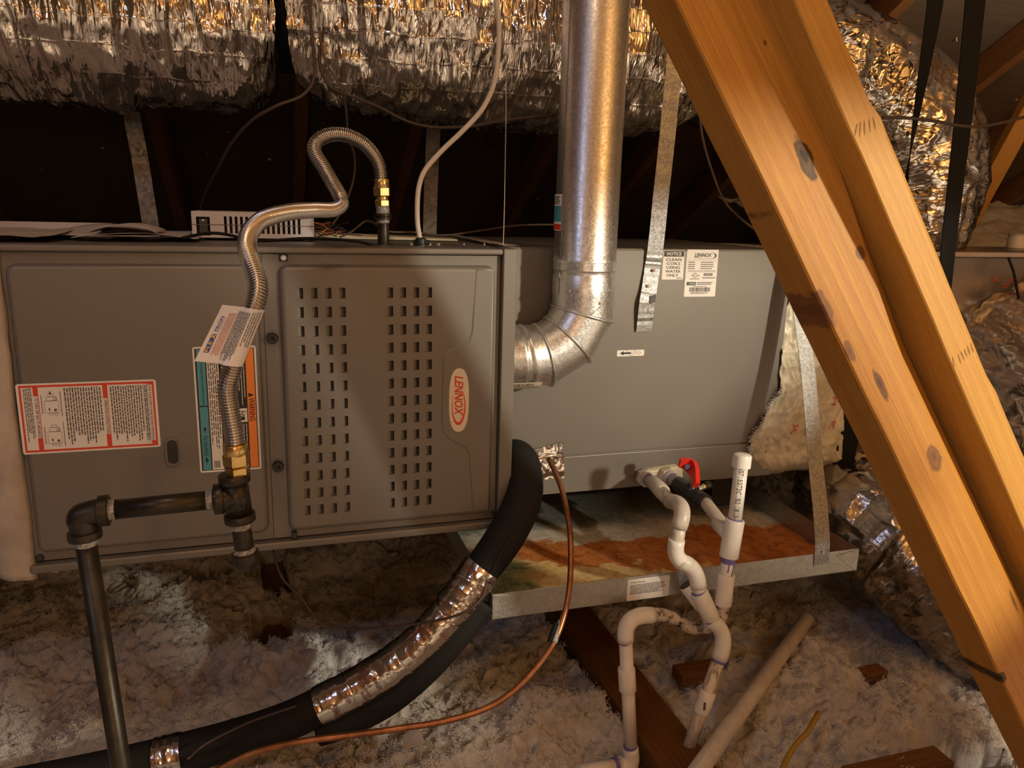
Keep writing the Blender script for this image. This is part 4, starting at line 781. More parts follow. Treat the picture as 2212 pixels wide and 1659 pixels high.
o = sheet(lambda u, v: V([-.868+.085*u, -.006-.004*v+.016*(1-v), -.014+.018*v*(1-.7*u)]), 14, 6).build('mastic_foot', 'mastic', rp); o.modifiers.new('s', 'SOLIDIFY').thickness = .003
o = sheet(lambda u, v: V([-.95+.20*u-.02*v, .02+.34*v, .541+.006*fbm(V([u*6, v*5, 2.]), 3, 9)]), 20, 14).build('mastic_skim', 'mastic', rp)
box('top_flange', (-.98, .36, .535), (-.72, .375, .556), 'paper_grey', rp, .003)
# ================================================================== condensate drains
def frame(p, q): return V(p), unit(V(q, dtype=float)-V(p, dtype=float)), np.linalg.norm(V(q, dtype=float)-V(p, dtype=float))
PV = .0131
def pvc(pts, name, parent, r=PV, mat='pvc_grey', seg=20): return MB().tube(pts, r, seg).build(name, mat, parent)
def coupling(p, q, parent, r=.0168, mat='pvc_white', name='coupling'): p, u, l = frame(p, q); return lathe(name, p, q, [(0, PV), (.0004, r-.001), (.002, r), (l-.002, r), (l-.0004, r-.001), (l, PV)], mat, parent, 24)
def ell(a, c, b, parent, mat='pvc_white', r=.0160, name='elbow'):
    a, c, b = V(a, dtype=float), V(c, dtype=float), V(b, dtype=float); t_ = np.linspace(0, 1, 14)[:, None]; P = (1-t_)**2*a+2*t_*(1-t_)*c+t_**2*b
    ua, ub = unit(c-a), unit(b-c); P = np.vstack([a-ua*.012, P, b+ub*.012]); o = MB().tube(P, r, 24).build(name, mat, parent); return o
def primer(p, u, parent, r=PV+.0006, l=.010): return lathe('primer_stain', V(p), V(p)+u*l, [(0, r), (l*.5, r+.0001), (l, r-.0003)], 'primer_purple', parent, 20)
def coltext(st, p, u, side, r, L_, hgt, parent, mat='ink_grey'):
    """text along a pipe: starts at p, runs along u, wrapped round the pipe, facing 'side'"""
    g, f = text_geo(st, 0, .004); u = unit(u); s0 = unit(V(side)-u*(V(side)@u)); b = np.cross(s0, u); vs_ = []
    for x, y in g: a = (y-.5)*hgt/r; vs_.append(V(p)+u*(x*L_)+r*(math.cos(a)*s0+math.sin(a)*b))
    return MB().add(vs_, [q for q in f]).build('lettering', mat, parent)
tocam = lambda p: unit(CAM-V(p))
d1 = thing('condensate_drain', 'primary white plastic drain from the left fitting winding down through elbows and a wye', 'drain pipe', aY(1393, 1032, CY-.02))
n0 = aY(1391, 1030, CY-.015); a1 = aY(1422, 1052, .06); b1_ = aY(1437, 1072, .01); e1 = aY(1472, 1092, -.10); e1b = aY(1466, 1140, -.115)
un = unit(a1-n0); hexnut(n0, un, 0, .020, .0215, 'pvc_grey', d1); seg_l('nut_neck', n0, un, .018, .034, .0172, 'pvc_grey', d1); primer(n0+un*.033, un, d1, .0150, .004); pvc([n0+un*.03, aY(1445, 1082, -.02)], 'pipe', d1)
coupling(aY(1412, 1042, .095), aY(1432, 1064, .035), d1, .0172, 'pvc_grey'); e1a = aY(1452, 1086, -.045)
pvc([aY(1430, 1062, .04), e1a], 'pipe', d1); ell(aY(1452, 1084, -.055), aY(1482, 1088, -.135), aY(1470, 1128, -.14), d1, 'pvc_grey')
t1 = aY(1468, 1132, -.14); t2 = aY(1461, 1180, -.143); pvc([t1, t2], 'pipe', d1); primer(t2+V([0, 0, .010]), V([0, 0, -1.]), d1, PV+.001, .004); coltext('80 PS', aY(1468, 1140, -.14), t2-t1, tocam(t1)+V([-.1, 0, 0]), PV+.0006, .028, .010, d1)
ell(aY(1460, 1178, -.143), aY(1456, 1206, -.144), aY(1478, 1216, -.148), d1); ell(aY(1478, 1216, -.148), aY(1502, 1226, -.152), aY(1507, 1256, -.155), d1, r=.0162)
pvc([aY(1505, 1245, -.155), aY(1511, 1290, -.157)], 'pipe', d1, mat='pvc_white'); primer(aY(1508, 1276, -.1565), unit(aY(1511, 1290, -.157)-aY(1508, 1276, -.1565)), d1, PV+.001, .004)
w0, w1 = aY(1509, 1278, -.157), aY(1536, 1334, -.162); coupling(w0, w1, d1, .0178, name='wye'); wb_ = aY(1482, 1262, -.135); coupling(wb_, aY(1518, 1310, -.150), d1, .0160, name='wye_branch'); lathe('branch_mouth', wb_+unit(wb_-w1)*.001, wb_, [(0, .0125), (.0008, .0150)], 'black_plastic', d1, 20)
primer(aY(1533, 1331, -.162), unit(w1-w0), d1, PV+.0015, .008)
ell(aY(1541, 1344, -.163), aY(1572, 1366, -.168), aY(1557, 1412, -.172), d1); q0 = aY(1556, 1415, -.172); q1 = aY(1465, 1680, -.20)
pvc([q0, q1], 'pipe', d1, mat='pvc_dirty'); qu = unit(q1-q0); primer(q0+qu*.008, qu, d1, PV+.0008, .007); coupling(aY(1530, 1492, -.18), aY(1513, 1540, -.185), d1, .0168); box('print_block', tuple(aY(1523, 1527, -.2035)-V([.0016, 0, .008])), tuple(aY(1523, 1527, -.2035)+V([.0016, .003, .008])), 'ink_grey', d1)
coltext('PVC', aY(1447, 1078, -.022), un, tocam(a1)+V([0, 0, .9]), PV+.0006, .020, .012, d1)
d2 = thing('condensate_drain', 'secondary white plastic drain with red-handled ball valve and tall capped standpipe', 'drain pipe', aY(1440, 1022, CY-.02))
n2 = aY(1437, 1024, CY-.015); v1 = aY(1462, 1046, .075); vu = unit(aY(1580, 1150, -.155)-n2); vu = unit(aY(1528, 1090, -.02)-n2)
hexnut(n2, vu, 0, .018, .0205, 'pvc_grey', d2); seg_l('nut_neck', n2, vu, .016, .030, .0165, 'pvc_grey', d2); primer(n2+vu*.029, vu, d2, .0148, .004)
TJ = aY(1581, 1160, -.155); pvc([n2+vu*.03, aY(1528, 1090, -.02), TJ], 'pipe', d2)
va, vb = aY(1462, 1044, .085), aY(1522, 1088, -.01); seg_l('valve_body', va, unit(vb-va), 0, np.linalg.norm(vb-va), .0172, 'black_plastic', d2); seg_l('valve_collar', vb, unit(vb-va), -.022, .002, .0205, 'black_plastic', d2); vm = (va+vb)/2; lathe('valve_bonnet', vm, vm+V([0, -.004, .026]), [(0, .016), (.014, .015), (.018, .011), (.026, .009)], 'black_plastic', d2, 18)
hp = [aY(1468, 1000, .035), aY(1487, 1003, .03), aY(1499, 1018, .01), aY(1504, 1048, -.02)]; HW = unit([.75, .45, .3])
rb = ribbon('valve_handle', spline(hp, 6), (.25, -.2, .9), V(list(np.linspace(.018, .030, 9))+list(np.linspace(.030, .016, 10))), .010, 'valve_red', d2); rb['label'] = 'red lever handle'
lathe('handle_screw', aY(1485, 1009, .025), aY(1485, 1009, .018), [(0, .006), (.006, .006), (.007, .004)], 'valve_blue', d2, 14)
g0 = aY(1508, 1056, .03); gu2 = unit([.9, .25, .1]); seg_l('test_port', g0, gu2, 0, .020, .0055, 'screw_zinc', d2, 12); seg_l('test_port_nut', g0, gu2, .014, .022, .0065, 'brass', d2, 6); seg_l('test_port_cap', g0, gu2, .022, .036, .0085, 'black_plastic', d2, 14)
sc_, sb2 = aY(1603, 992, -.146), aY(1587, 1128, -.152); pvc([sc_, sb2], 'standpipe', d2, mat='pvc_white'); su2 = unit(sb2-sc_)
lathe('cap', sc_+su2*.016, sc_-su2*.012, [(0, .0150), (.0006, .0178), (.022, .0178), (.025, .0165), (.0275, .011), (.028, .004)], 'pvc_white', d2, 24); coltext('0715272C1B2 1813-', sc_+su2*.019, su2, tocam(sc_)+V([.12, 0, 0]), PV+.0006, .098, .0105, d2)
primer(sb2-su2*.008, su2, d2, PV+.0012, .010); tt0, tt1 = aY(1588, 1122, -.153), aY(1574, 1203, -.156); coupling(tt0, tt1, d2, .0188, name='tee'); coupling(aY(1551, 1130, -.085), TJ, d2, .0160, name='tee_branch'); tu2 = unit(tt1-tt0)
primer(tt1, tu2, d2, PV+.0008, .012); s0_, s1_ = tt1-tu2*.01, aY(1565, 1262, -.158); pvc([s0_, s1_], 'pipe', d2, mat='pvc_white')
for dx, l_ in ((-.004, .026), (.006, .036), (.0085, .02)): MB().tube([tt1+tu2*.006+V([dx, -math.sqrt(PV**2-dx*dx)-.0004, 0]), tt1+tu2*l_+V([dx-.001, -math.sqrt(PV**2-dx*dx)-.0004, 0])], .0011, 6).build('primer_drip', 'primer_purple', d2)
coupling(aY(1569, 1240, -.157), aY(1561, 1306, -.159), d2, .0172)
tr = spline([aY(1562, 1300, -.159), aY(1556, 1335, -.150), aY(1535, 1352, -.135), aY(1500, 1356, -.125), aY(1475, 1348, -.125), aY(1450, 1334, -.130), aY(1420, 1327, -.138), aY(1388, 1330, -.145)], 8); MB().tube(tr, PV, 20).build('trap', 'pvc_soiled', d2)
ell(aY(1398, 1329, -.144), aY(1350, 1330, -.150), aY(1351, 1372, -.154), d2); r0_, r1_ = aY(1351, 1376, -.154), aY(1364, 1640, -.175); pvc([r0_, r1_], 'pipe', d2, mat='pvc_white'); primer(r0_+V([0, 0, -.004]), V([0, 0, -1.]), d2, PV+.0008, .008)
coupling(aY(1353, 1442, -.158), aY(1356, 1492, -.162), d2, .0170); primer(aY(1362, 1608, -.172), V([0, 0, -1.]), d2, PV+.0008, .012); ell(aY(1363, 1625, -.173), aY(1369, 1662, -.176), aY(1345, 1655, -.178), d2); pvc([aY(1345, 1651, -.177), aY(1250, 1668, -.19)], 'pipe', d2, mat='pvc_white'); primer(aY(1332, 1652, -.178), unit(aY(1250, 1668, -.19)-aY(1345, 1651, -.177)), d2, PV+.0015, .009)
# ================================================================== refrigerant lines
ln = thing('refrigerant_lines', 'thick black foam-insulated refrigerant line wrapped with crinkled foil tape, curving down to the floor', 'insulated pipe', aD(860, 1430, 1.44))
LP = [(1085, 1000, 1.58), (1110, 984, 1.545), (1128, 1005, 1.52), (1133, 1060, 1.50), (1118, 1110, 1.48), (1083, 1172, 1.46), (1035, 1238, 1.45), (985, 1306, 1.445), (925, 1372, 1.44), (855, 1432, 1.435), (775, 1482, 1.43), (690, 1526, 1.42), (600, 1566, 1.41), (480, 1604, 1.40), (340, 1640, 1.38), (180, 1676, 1.36), (0, 1712, 1.34)]
CP = pathD(LP, 10); MB().tube(CP, np.interp(np.linspace(0, 1, len(CP)), [0, .12, .3, .4, 1], [.030, .036, .037, .033, .036]), 28).build('foam_sleeve', 'black_rubber', ln)
MB().tube(pathD([(1045, 1290, 1.45), (985, 1372, 1.44), (915, 1448, 1.435), (835, 1512, 1.43), (745, 1556, 1.42), (690, 1575, 1.42)], 8)+V([0, 0, -.008]), .024, 18).build('foam_sleeve', 'black_rubber', ln)
MB().tube(pathD([(1117, 1140, 1.432), (1080, 1200, 1.418), (1062, 1240, 1.415)], 6), .0012, 6).build('sleeve_slit', 'ink_black', ln)
def foilwrap(i0, i1, r, a0, a1, name='foil_wrap', sd=1, text=True):
    P = CP[i0:i1]; T = np.gradient(P, axis=0); T /= np.linalg.norm(T, axis=1)[:, None]; nA = 26; vs_ = []
    fr_ = []
    for p, t_ in zip(P, T): s0 = tocam(p); s0 = unit(s0-t_*(s0@t_)); fr_.append((p, s0, np.cross(t_, s0)))
    def at(u, v, h):
        k = min(len(P)-1.001, max(0, u*(len(P)-1))); i = int(k); w_ = k-i; p, s, b = (fr_[i][q]*(1-w_)+fr_[i+1][q]*w_ for q in range(3)); jag = 1+.10*(fbm(V([u*9, sd, 1.]), 2, 3)-.5)*2*(1 if v in (0, 1) else 0)
        a = (a0+(a1-a0)*v)*jag; rr = r+h+.0022*(fbm(V([u*7, a*1.4, sd]), 2, sd)-.5)-.0011*abs(2*vn(V([u*(i1-i0)*.55+a*1.2, a*2.6-u*5, sd+.3]), sd+5)-1)-.0008*math.exp(-(((u*(i1-i0)/7.5+.10*math.sin(a*2+sd)+.15*math.sin(u*9+sd)) % 1-.5)/.03)**2); return p+rr*(math.cos(a)*s+math.sin(a)*b)
    o = sheet(lambda u, v: at(u, v, 0), max(24, (i1-i0)*7), nA).build(name, 'tape_foil', ln)
    if text:
        L = Label(at)
        for k in range(max(2, int((i1-i0)*.55))):
            u = rng.uniform(.03, .86); v = rng.uniform(.12, .60); g, f = text_geo('FLEXFIX', 0, .004); du, dv = .85/(i1-i0), .25
            L.tx.add([L.f(u+du*(1-y), v+dv*x, .0022) for x, y in g], f, L._mi(L.tm, 'print_maroon'))
        L.finish(o)
    return o
def idx(px):  # nearest index of the path to a pixel
    d = [abs((1106+F*((p-CAM)@RT)/((p-CAM)@FW))-px[0])+abs((829.5-F*((p-CAM)@UP)/((p-CAM)@FW))-px[1]) for p in CP]; return int(np.argmin(d))
i1, i2, i3, i4 = idx((1045, 1225)), idx((985, 1306)), idx((840, 1442)), idx((680, 1530))
foilwrap(i1, i2+2, .0395, -1.45, 1.4, sd=2); foilwrap(i2-1, i3+1, .0378, -1.4, 1.3, sd=5); foilwrap(i3-1, i4, .0382, -1.35, 1.4, sd=8); foilwrap(idx((395, 1627)), idx((335, 1641))+1, .0385, -1.6, 1.6, sd=11); foilwrap(2, 5, .0365, -.9, .6, sd=14, text=False)
cpL = tag(MB().tube(pathD([(1186, 992, 1.60), (1200, 1022, 1.57), (1216, 1066, 1.52), (1230, 1140, 1.47), (1233, 1200, 1.44), (1230, 1270, 1.41), (1218, 1330, 1.39), (1196, 1388, 1.37), (1160, 1440, 1.355), (1110, 1492, 1.34), (1050, 1530, 1.33), (960, 1558, 1.32), (860, 1574, 1.31), (760, 1588, 1.30), (650, 1602, 1.285), (560, 1622, 1.275), (490, 1652, 1.265), (420, 1700, 1.25)], 8), .0056, 12).build('copper_tube', 'copper'), 'bare copper tube curving from the foil patch down past the pan to the floor', 'copper tube')
MB().tube(pathD([(1213, 1342, 1.388), (1204, 1366, 1.378), (1196, 1388, 1.37)], 5), .0066, 10).build('solder_joint', 'thread_dope', cpL); MB().tube(pathD([(1202, 1345, 1.376), (1192, 1372, 1.37), (1188, 1386, 1.368)], 5), .0052, 8).build('tape_wrap', 'black_strap', cpL)
wire([aD(*p) for p in ((590, 1190, 1.45), (600, 1225, 1.45), (615, 1255, 1.45), (650, 1290, 1.44), (675, 1325, 1.43), (705, 1347, 1.42), (760, 1359, 1.41), (840, 1354, 1.39), (930, 1343, 1.37), (1000, 1324, 1.36), (1040, 1292, 1.375), (1052, 1255, 1.39))], .0026, 'wire_brown', 'thin brown wire sagging from below the furnace across the foil-wrapped line')
wire([aD(*p) for p in ((405, 1640, 1.30), (440, 1610, 1.33), (500, 1578, 1.35), (560, 1552, 1.36), (640, 1525, 1.37))], .0024, 'wire_brown', 'thin brown wire lying over the black line at lower left')
# ================================================================== flexible ducts
dm = thing('flexible_duct', 'long crinkled foil flexible duct slung overhead across the furnace', 'duct', (-.4, .45, 1.0))
duct('duct_section', [(-2.6, .50, .985), (-1.9, .47, .985), (-1.2, .455, .983), (-.8, .45, .990), (-.55, .45, .993), (-.44, .45, .997), (-.395, .45, 1.0), (-.365, .45, 1.0)], [.215, .215, .205, .212, .215, .205, .165, .06], 'duct_foil', dm, 640, 140, .010, 34, 4.5, 1)
duct('duct_section', [(-.365, .45, 1.0), (-.335, .45, 1.0), (-.29, .44, 1.0), (-.15, .43, 1.0), (.1, .43, .996), (.35, .43, .992), (.48, .44, .992), (.53, .45, .997), (.56, .46, 1.0)], [.06, .165, .205, .218, .222, .222, .21, .17, .06], 'duct_foil', dm, 420, 140, .010, 40, 5, 3)
duct('duct_section', [(.56, .46, 1.0), (.60, .46, .995), (.68, .47, .99), (.80, .47, .985), (.95, .47, .97), (1.10, .46, .92), (1.23, .44, .83), (1.29, .43, .72), (1.30, .42, .60), (1.30, .42, .53)], [.06, .15, .185, .19, .19, .195, .20, .19, .17, .155], 'elbow_foil', dm, 300, 100, .013, 16, 5, 6)
for x, lab_ in ((-.365, 'black sling strap pinching the overhead duct left of centre'), (.56, 'black sling strap pinching the overhead duct behind the flue')):
    q = np.linspace(.1, 2*math.pi-.1, 40); loop = [V([x+.004*math.sin(3*a), .45+.125*math.sin(a), 1.0+.125*math.cos(a)]) for a in q]; P = [V([x, .46, 1.36])]+loop+[V([x, .44, 1.36])]
    tag(ribbon('sling_strap', P, (1, 0, 0), .048, .002, 'black_strap'), lab_, 'strap')
tag(ribbon('hanging_strap', spline([aD(2026, -60, 1.62), aD(2018, 20, 1.65), aD(2000, 130, 1.70), aD(1984, 225, 1.75), aD(1970, 310, 1.80), aD(1960, 375, 1.84), aD(1950, 440, 1.86)], 8), [unit([1, -.1+.62*t_, 0]) if False else unit([math.cos(1.45*t_-.25), math.sin(1.45*t_-.25), 0]) for t_ in np.linspace(0, 1, 49)], .040, .002, 'black_strap'), 'narrow twisted black strap hanging in front of the bent duct', 'strap')
tag(ribbon('hanging_strap', spline([aD(2112, -60, 1.70), aD(2105, 20, 1.70), aD(2092, 150, 1.72), aD(2078, 280, 1.74), aD(2064, 400, 1.76), aD(2050, 520, 1.78), aD(2038, 640, 1.80), aD(2020, 760, 1.82)], 8), (1, .05, 0), V(list(np.linspace(.062, .038, 57))), .0025, 'black_strap'), 'wide black strap hanging straight in front of the bent duct', 'strap')
# supply plenum and the lower ducts
sp_ = thing('supply_plenum', 'foil-faced duct-board supply plenum behind the timber braces', 'plenum', (1.5, .5, .0))
MB().add([(.955, .20, .0), (2.4, .20, .0), (2.4, .74, .0), (.955, .74, .0), (.955, .20, .520), (2.4, .20, .520), (2.4, .74, .520), (.955, .74, .520)], [(0, 3, 2, 1), (4, 5, 6, 7), (0, 1, 5, 4), (1, 2, 6, 5), (2, 3, 7, 6), (3, 0, 4, 7)]).build('duct_board', 'board_foil', sp_, bevel=.008)
box('top_edge', (.95, .19, .515), (2.4, .215, .527), 'paper_grey', sp_, .003)
fm = flat((1.32, .1985, .20), (.5, 0, 0), (0, 0, .30), (0, -1, 0)); L = Label(fm)
for k in range(16): u, v = rng.uniform(0, .6), rng.uniform(.1, .97); L.lines(u, v, u+.045, v+.045, 2, 'ink_red' if k % 3 else 'ink_grey', fill=.4)
L.pr.build('print', L.pm, sp_)
duct('collar', [(1.30, .42, .56), (1.30, .42, .527)], [.115, .13], 'tape_foil', sp_, 30, 60, .012, 40, 5, 15)
# fibreglass and mastic transition between coil and plenum
tz = thing('mastic_transition', 'cream mastic and fibreglass tape transition joining coil cabinet to plenum', 'duct transition', (.83, .3, -.05))
def tr_map(u, v):
    z = .545-.62*v; x0_ = .735+.022*(fbm(V([v*14, 1., 2.]), 4, 31)-.5)-.075*math.exp(-((v-.80)/.16)**2); x = x0_+(.938-x0_)*u
    yb_ = .166-.010*math.sin(math.pi*u)-.030*(fbm(V([u*5, v*9, 2.]), 4, 33)-.5)-.012*math.exp(-((u-.3)/.2)**2)+.010*abs(2*vn(V([u*7+v*3, v*16, 1.]), 35)-1)+.006*abs(2*vn(V([u*19-v*9, v*33, 4.]), 36)-1)
    if v > .86: k = (v-.86)/.14; yb_ += .20*k**1.6; z = .545-.62*.86-.62*.14*math.sin(k*1.57)*.8
    return V([x, yb_, z])
o = sheet(tr_map, 90, 190).build('mastic_cloth', 'mastic_cream', tz)
fr2 = MB()
for k in range(260):
    v = rng.uniform(.55, .93); p = tr_map(0, v)+V([.004, -.002, 0]); a = rng.normal()*.6+math.pi; l_ = rng.uniform(.004, .018); q = p+V([math.cos(a)*l_, -.002*rng.random(), math.sin(a)*l_]); fr2.tube([p, (p+q)/2+V([0, -.001, .002*rng.normal()]), q], .0006, 4, cap=False)
f_ = fr2.build('frayed_fibres', 'fibre_white', tz); f_['kind'] = 'stuff'
L = Label(lambda u, v, h: tr_map(u, v)+V([0, -h-.002, 0]))
for s, u0, v0 in (('3/15', .50, .40), ('3/18', .80, .42), ('SC', .36, .70), ('SS', .55, .72), ('UL', .5, .63), ('SC', .83, .70), ('H', .78, .60)):
    g, f = text_geo(s, 0, .004); L.tx.add([L.f(u0+.06*y, v0+.035*x, .0012) for x, y in g], f, L._mi(L.tm, 'ink_grey' if '/' in s else 'logo_red'))
L.tx.build('lettering', L.tm, tz)
box('inner_sleeve', (.74, .235, -.03), (.93, .70, .52), 'mastic_cream', tz)
tag(ribbon('band_strap', spline([aY(1872, 760, .185), aY(1846, 890, .175), aY(1826, 980, .17), aY(1808, 1060, .18), aY(1800, 1090, .23)], 8), (1, 0, -.15), .062, .003, 'black_strap'), 'black strap wrapped round the plenum just right of the cream mastic', 'strap')
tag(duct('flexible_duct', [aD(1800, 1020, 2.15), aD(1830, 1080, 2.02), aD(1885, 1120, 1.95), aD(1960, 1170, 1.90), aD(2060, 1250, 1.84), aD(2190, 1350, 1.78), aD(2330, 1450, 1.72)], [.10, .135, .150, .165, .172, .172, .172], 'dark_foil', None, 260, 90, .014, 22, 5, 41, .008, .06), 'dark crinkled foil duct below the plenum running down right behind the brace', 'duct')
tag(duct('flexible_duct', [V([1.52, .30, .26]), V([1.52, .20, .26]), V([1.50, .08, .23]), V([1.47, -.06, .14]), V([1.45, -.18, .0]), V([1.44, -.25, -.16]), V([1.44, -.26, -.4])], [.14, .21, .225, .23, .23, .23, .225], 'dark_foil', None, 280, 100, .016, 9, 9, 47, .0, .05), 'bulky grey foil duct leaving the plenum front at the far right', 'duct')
# things beyond the plenum
ca = aY(2193, 548, .62); cn = thing('canister', 'small white round canister standing on the plenum top at the far right', 'canister', (ca[0], ca[1], .52)); lathe('body', (ca[0], ca[1], .5205), (ca[0], ca[1], .565), [(0, .028), (.002, .030), (.040, .029), (.0445, .026)], 'label_white', cn, 24); lathe('rim', (ca[0], ca[1], .560), (ca[0], ca[1], .567), [(0, .030), (.007, .030)], 'white_plastic', cn, 24)
hp_ = MB(); 
def heap(u, v): x = 1.35+1.5*u; y = .76+.75*v; return V([x, y, .40+.30*v+.10*(fbm(V([x*6, y*6, 1.]), 4, 77)-.5)+.03*(fbm(V([x*30, y*30, 2.]), 3, 78)-.5)])
o = sheet(heap, 90, 60).build('insulation_heap', 'loose_fill'); tag(o, 'heap of white loose-fill banked behind the plenum under the rafters', 'insulation', kind='stuff')
wire([aY(1905, 255, .0), aY(1960, 255, .0), aY(2020, 262, .0), aY(2080, 272, .0), aY(2140, 270, .0), aY(2240, 246, .0)], .0034, 'wire_brown', 'dark wire crossing in front of the bent duct and both black straps')
wire([aY(2178, 556, .17), aY(2190, 590, .15), aY(2200, 640, .12), aY(2214, 665, .10), aY(2250, 690, .08)], .0034, 'black_rubber', 'short black cord hanging over the plenum front edge at far right', 'cord')
wire([aY(1476, 205, .24), aY(1497, 202, .24), aY(1508, 225, .24), aY(1518, 300, .25), aY(1538, 370, .27), aY(1562, 430, .30), aY(1595, 468, .33), aY(1640, 500, .36), aY(1680, 505, .4)], .0030, 'wire_tan', 'tan wire hanging from the overhead duct down onto the coil top')
wire([aY(432, 455, .50), aY(440, 425, .46), aY(462, 380, .38), aY(500, 310, .28), aY(545, 260, .20), aY(600, 228, .17), aY(655, 205, .17), aY(680, 160, .18), aY(672, 60, .19), aY(668, -30, .2)], .0030, 'wire_brown', 'brown wire rising from the control box to the black sling at the duct pinch')
wire([aY(700, 60, .20), aY(690, 130, .18), aY(712, 185, .17), aY(760, 208, .17), aY(820, 232, .17), aY(880, 262, .17), aY(940, 275, .17), aY(1020, 272, .17), aY(1100, 258, .17), aY(1200, 248, .17)], .0030, 'wire_brown', 'brown wire draped under the overhead duct towards the flue')
wire([aY(690, 60, .19), aY(702, 130, .17), aY(738, 190, .17), aY(748, 240, .20), aY(752, 290, .25), aY(766, 340, .3), aY(762, 395, .33), aY(738, 455, .33), aY(715, 490, .3)], .0024, 'wire_tan', 'thin tan wire hanging behind the hose loop')
# ================================================================== timber braces in front
uA = unit([.5121, -.1206, -.8504]); l0 = V([-.0085, -.58, .8207]); wA = unit(V([.8589, .057, .509])); wA = unit(wA-uA*(wA@uA)); nA_ = np.cross(uA, wA); WA = .0955; S0, S1_ = -.75, 1.62
pA0 = l0+wA*WA/2+uA*S0; pA1 = l0+wA*WA/2+uA*S1_; cA = (pA0+pA1)/2
def onA(px, py): d = ray(px, py); t_ = ((l0-CAM)@nA_)/(d@nA_); q = CAM+d*t_-cA; return q@uA, q@wA
KN = []
for px, py, rx, ry, c in ((1738, 340, .030, .0105, (.045, .014, .004)), (1672, 462, .010, .006, (.16, .05, .012)), (1860, 547, .010, .007, (.24, .085, .02)), (1783, 668, .026, .010, (.30, .105, .028)), (1836, 760, .016, .006, (.32, .12, .03)), (1902, 832, .026, .0055, (.15, .05, .014)), (2018, 990, .020, .011, (.30, .12, .04)), (2165, 1466, .010, .008, (.03, .012, .005)), (2195, 1300, .022, .006, (.28, .11, .035)), (1652, 92, .004, .003, (.25, .09, .02))):
    a, b_ = onA(px, py); KN.append((a, b_, rx, ry, tuple(q*.5 for q in c)))
PINE, PINED = (.52, .255, .046), (.32, .125, .018)
timber('brace_wood', PINE, PINED, .5, KN, contrast=.55)
def secA(s):
    s -= -S0; c = .0015+.030*np.clip((s-.26)/.22, 0, 1)*(1-.25*np.clip((s-1.0)/.5, 0, 1)); j = .0012*(fbm(V([s*14, 1., 1.]), 3, 3)-.5)*2
    return [(-WA/2+j, -.0022), (-WA/2+.002+j, 0), (WA/2-c, 0), (WA/2-.001, -c*.75-.001), (WA/2-.001, -.056), (-WA/2+j, -.056)]
bA = beam('timber_brace', pA0, pA1, wA, WA, .056, 'brace_wood', None, 0, secA, 90); tag(bA, 'wide knotty pine brace crossing diagonally, the left one of the pair', 'timber')
def adopt(o, p):
    w_ = Matrix.Translation(Vector(WO[o.name])); o.parent = p; o.matrix_basis = p.matrix_basis.inverted() @ w_
bw = .040; l0B = V([.0995, -.629, .8202]); pB0 = l0B+wA*bw/2+uA*S0; pB1 = l0B+wA*bw/2+uA*S1_; uB = unit(V([.4483, -.681, .269])-l0B); pB0 = l0B+wA*bw/2+uB*S0; pB1 = l0B+wA*bw/2+uB*S1_
def secB(s):
    s += S0; r_ = .0
    if s < .135: r_ = -.003
    elif s < .175: r_ = -.003+.011*(s-.135)/.04
    elif s < .52: r_ = .008*(1-.3*(s-.175)/.35)
    else: r_ = .003
    j = .0012*(fbm(V([s*16, 2., 1.]), 3, 4)-.5)*2; k = .0012*(fbm(V([s*22, 5., 1.]), 3, 5)-.5)*2; wn = .010 if .175 < s < .52 else .0015
    return [(-bw/2+j, -.0015), (-bw/2+.0015+j, 0), (bw/2+r_-wn+k, 0), (bw/2+r_+k, -wn*.8), (bw/2+r_, -.043), (-bw/2+j, -.088)]
bB = beam('timber_brace', pB0, pB1, wA, bw, .085, 'brace_wood_fine', None, 0, secB, 110); tag(bB, 'narrow finger-jointed pine brace, the right one of the pair nearer the viewer', 'timber')
nB = np.cross(uB, unit(wA-uB*(wA@uB)))
def onB(px, py, h=.0004): d = ray(px, py); t_ = ((l0B-CAM)@nB)/(d@nB); return CAM+d*t_+nB*h
for slots_ in (((1852, 268, 1846, 296), (1859, 264, 1857, 298), (1867, 262, 1868, 294), (1877, 258, 1880, 288), (1886, 254, 1892, 283)), ((2058, 772, 2062, 794), (2070, 766, 2076, 786), (2076, 760, 2084, 778), (2083, 755, 2090, 772), (2090, 748, 2096, 768), (2097, 742, 2103, 762))):
    m = MB()
    for x0_, y0_, x1_, y1_ in slots_:
        a, b_ = onB(x0_, y0_), onB(x1_, y1_); t_ = unit(b_-a); s_ = np.cross(nB, t_)*.0011; m.add([a-t_*.001, a+s_*.4, (a+b_)/2+s_, b_, (a+b_)/2-s_, a-s_*.4], [(0, 1, 2, 3, 4, 5)])
    o = m.build('finger_joint', 'joist_wood'); adopt(o, bB)
p0, p1 = aD(2255, 190, 2.55), aD(2085, 500, 2.75); tag(beam('knee_brace', p0, p1, unit(RT), .062, .04, 'brace_wood_fine'), 'short pine knee brace at the far right beyond the bent duct', 'timber')
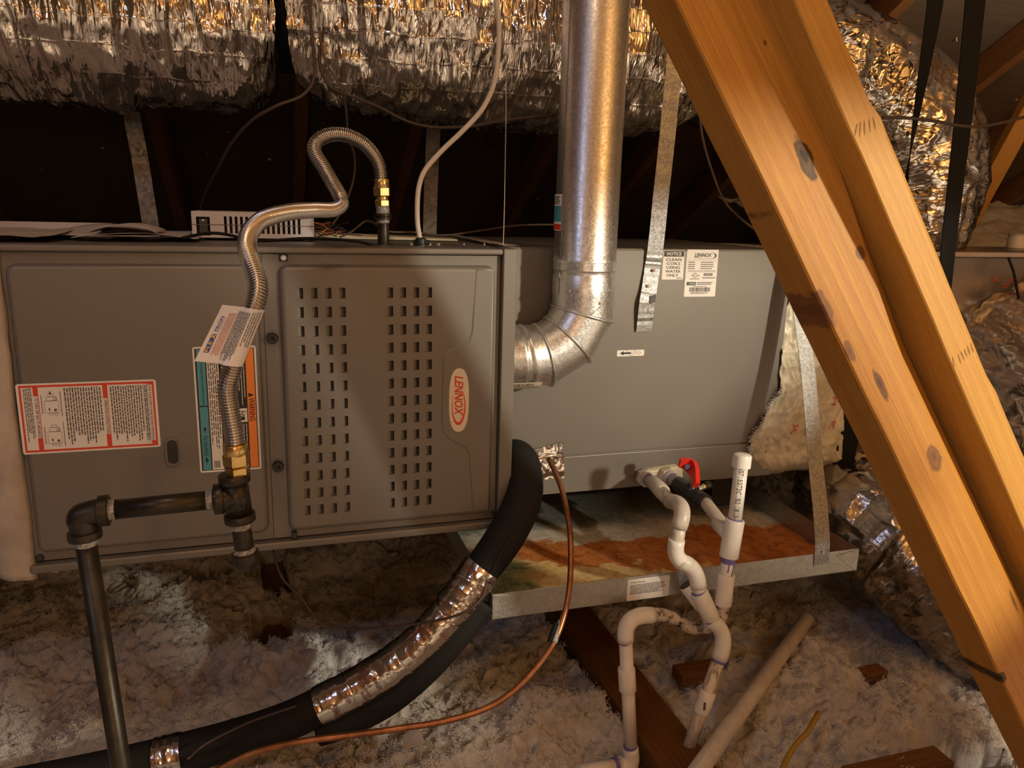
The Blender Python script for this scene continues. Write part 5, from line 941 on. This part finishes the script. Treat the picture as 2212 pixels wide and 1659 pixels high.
# unseen boards added near the lamp to throw shade on furnace and floor
def web(name, x_at, z_at, dxdz, y, w_, label, zmin=-.45):
    u = unit([dxdz, 0, 1]); p0 = V([x_at+w_/2, y, z_at])-u*(z_at-zmin)/u[2]; p1 = V([x_at+w_/2, y, z_at])+u*(1.75-z_at)/u[2]; return tag(beam(name, p1, p0, (1, 0, 0), w_, .04, 'brace_wood_fine'), label, 'timber')
web('shade_board', .602, .52, -.3, -1.45, .119, 'unseen board added between bulb and furnace to cast shade, the one nearer the camera', .575); web('shade_board', .722, .52, -.3, -1.45, .119, 'unseen board added between bulb and furnace to cast shade, the one farther from the camera')
u_ = unit([-.6, 0, 1]); pw = V([.807, -1.452, .656]); tag(beam('shade_scab', pw+u_*1.3, pw-u_*.07, (1, 0, 0), .105, .036, 'brace_wood_fine'), 'short unseen board added at the right edge of the shading boards to close a light gap', 'timber')  # added to close the lit gap beside those boards
tag(beam('shade_tie', (-.4, -1.42, .957), (3.2, -1.42, .957), (0, 0, -1), .192, .038, 'brace_wood_fine'), 'unseen horizontal board added to shade the upper braces, flue and duct', 'timber')  # added to cut the bulb off from upper braces, flue and duct
uw = unit([.787, 0, .617]); pw = V([1.003, -1.45, .577])+V([.617, 0, -.787])*.14
tag(beam('shade_board', pw-uw*1.35, pw+uw*.75, (-.617, 0, .787), .28, .04, 'brace_wood_fine'), 'wide unseen board leaning the other way, added to shade the lower right', 'timber')  # added out of view, shades pan and floor at lower right
# ================================================================== on the floor
q0, q1 = aZ(1742, 1338, -.385), aZ(1490, 1690, -.385); fp = tag(MB().tube([q0-unit(q1-q0)*.05+V([0, 0, -.03]), q0, (q0+q1)/2, q1], .0172, 20).build('floor_pipe', 'pvc_grey'), 'long grey-white plastic pipe lying in the insulation at right', 'pipe')
wire([aZ(1768, 1540, -.375), aZ(1745, 1580, -.372), aZ(1722, 1605, -.372), aZ(1700, 1640, -.375), aZ(1680, 1690, -.38)], .0055, 'yellow_wire', 'yellow cable poking out of the insulation at lower right', 'cable', 'cable')
for (px, py, sz, lb) in ((1505, 1440, (.10, .045, .03), 'brown wood offcut half buried behind the drain pipes'), (1885, 1445, (.06, .035, .02), 'small brown wood offcut in the insulation at right'), (1940, 1650, (.22, .05, .03), 'brown wood offcut at the bottom edge below the brace')):
    p = aZ(px, py, -.40); tag(box('wood_offcut', tuple(p-V([sz[0]/2, sz[1]/2, sz[2]])), tuple(p+V([sz[0]/2, sz[1]/2, 0])), 'board_wood', None, .002), lb, 'wood scrap')
p = aZ(890, 1600, -.385); tag(MB().add([p+V(a) for a in ((-.02, -.02, 0), (.022, -.016, .004), (.018, .022, .008), (-.014, .018, .003))]+[p+V(a)-V([0, 0, .002]) for a in ((-.02, -.02, 0), (.022, -.016, .004), (.018, .022, .008), (-.014, .018, .003))], [(0, 1, 2, 3), (7, 6, 5, 4), (0, 4, 5, 1), (1, 5, 6, 2), (2, 6, 7, 3), (3, 7, 4, 0)]).build('paper_scrap', 'paper_grey'), 'torn paper scrap on the insulation above the copper tube', 'scrap')
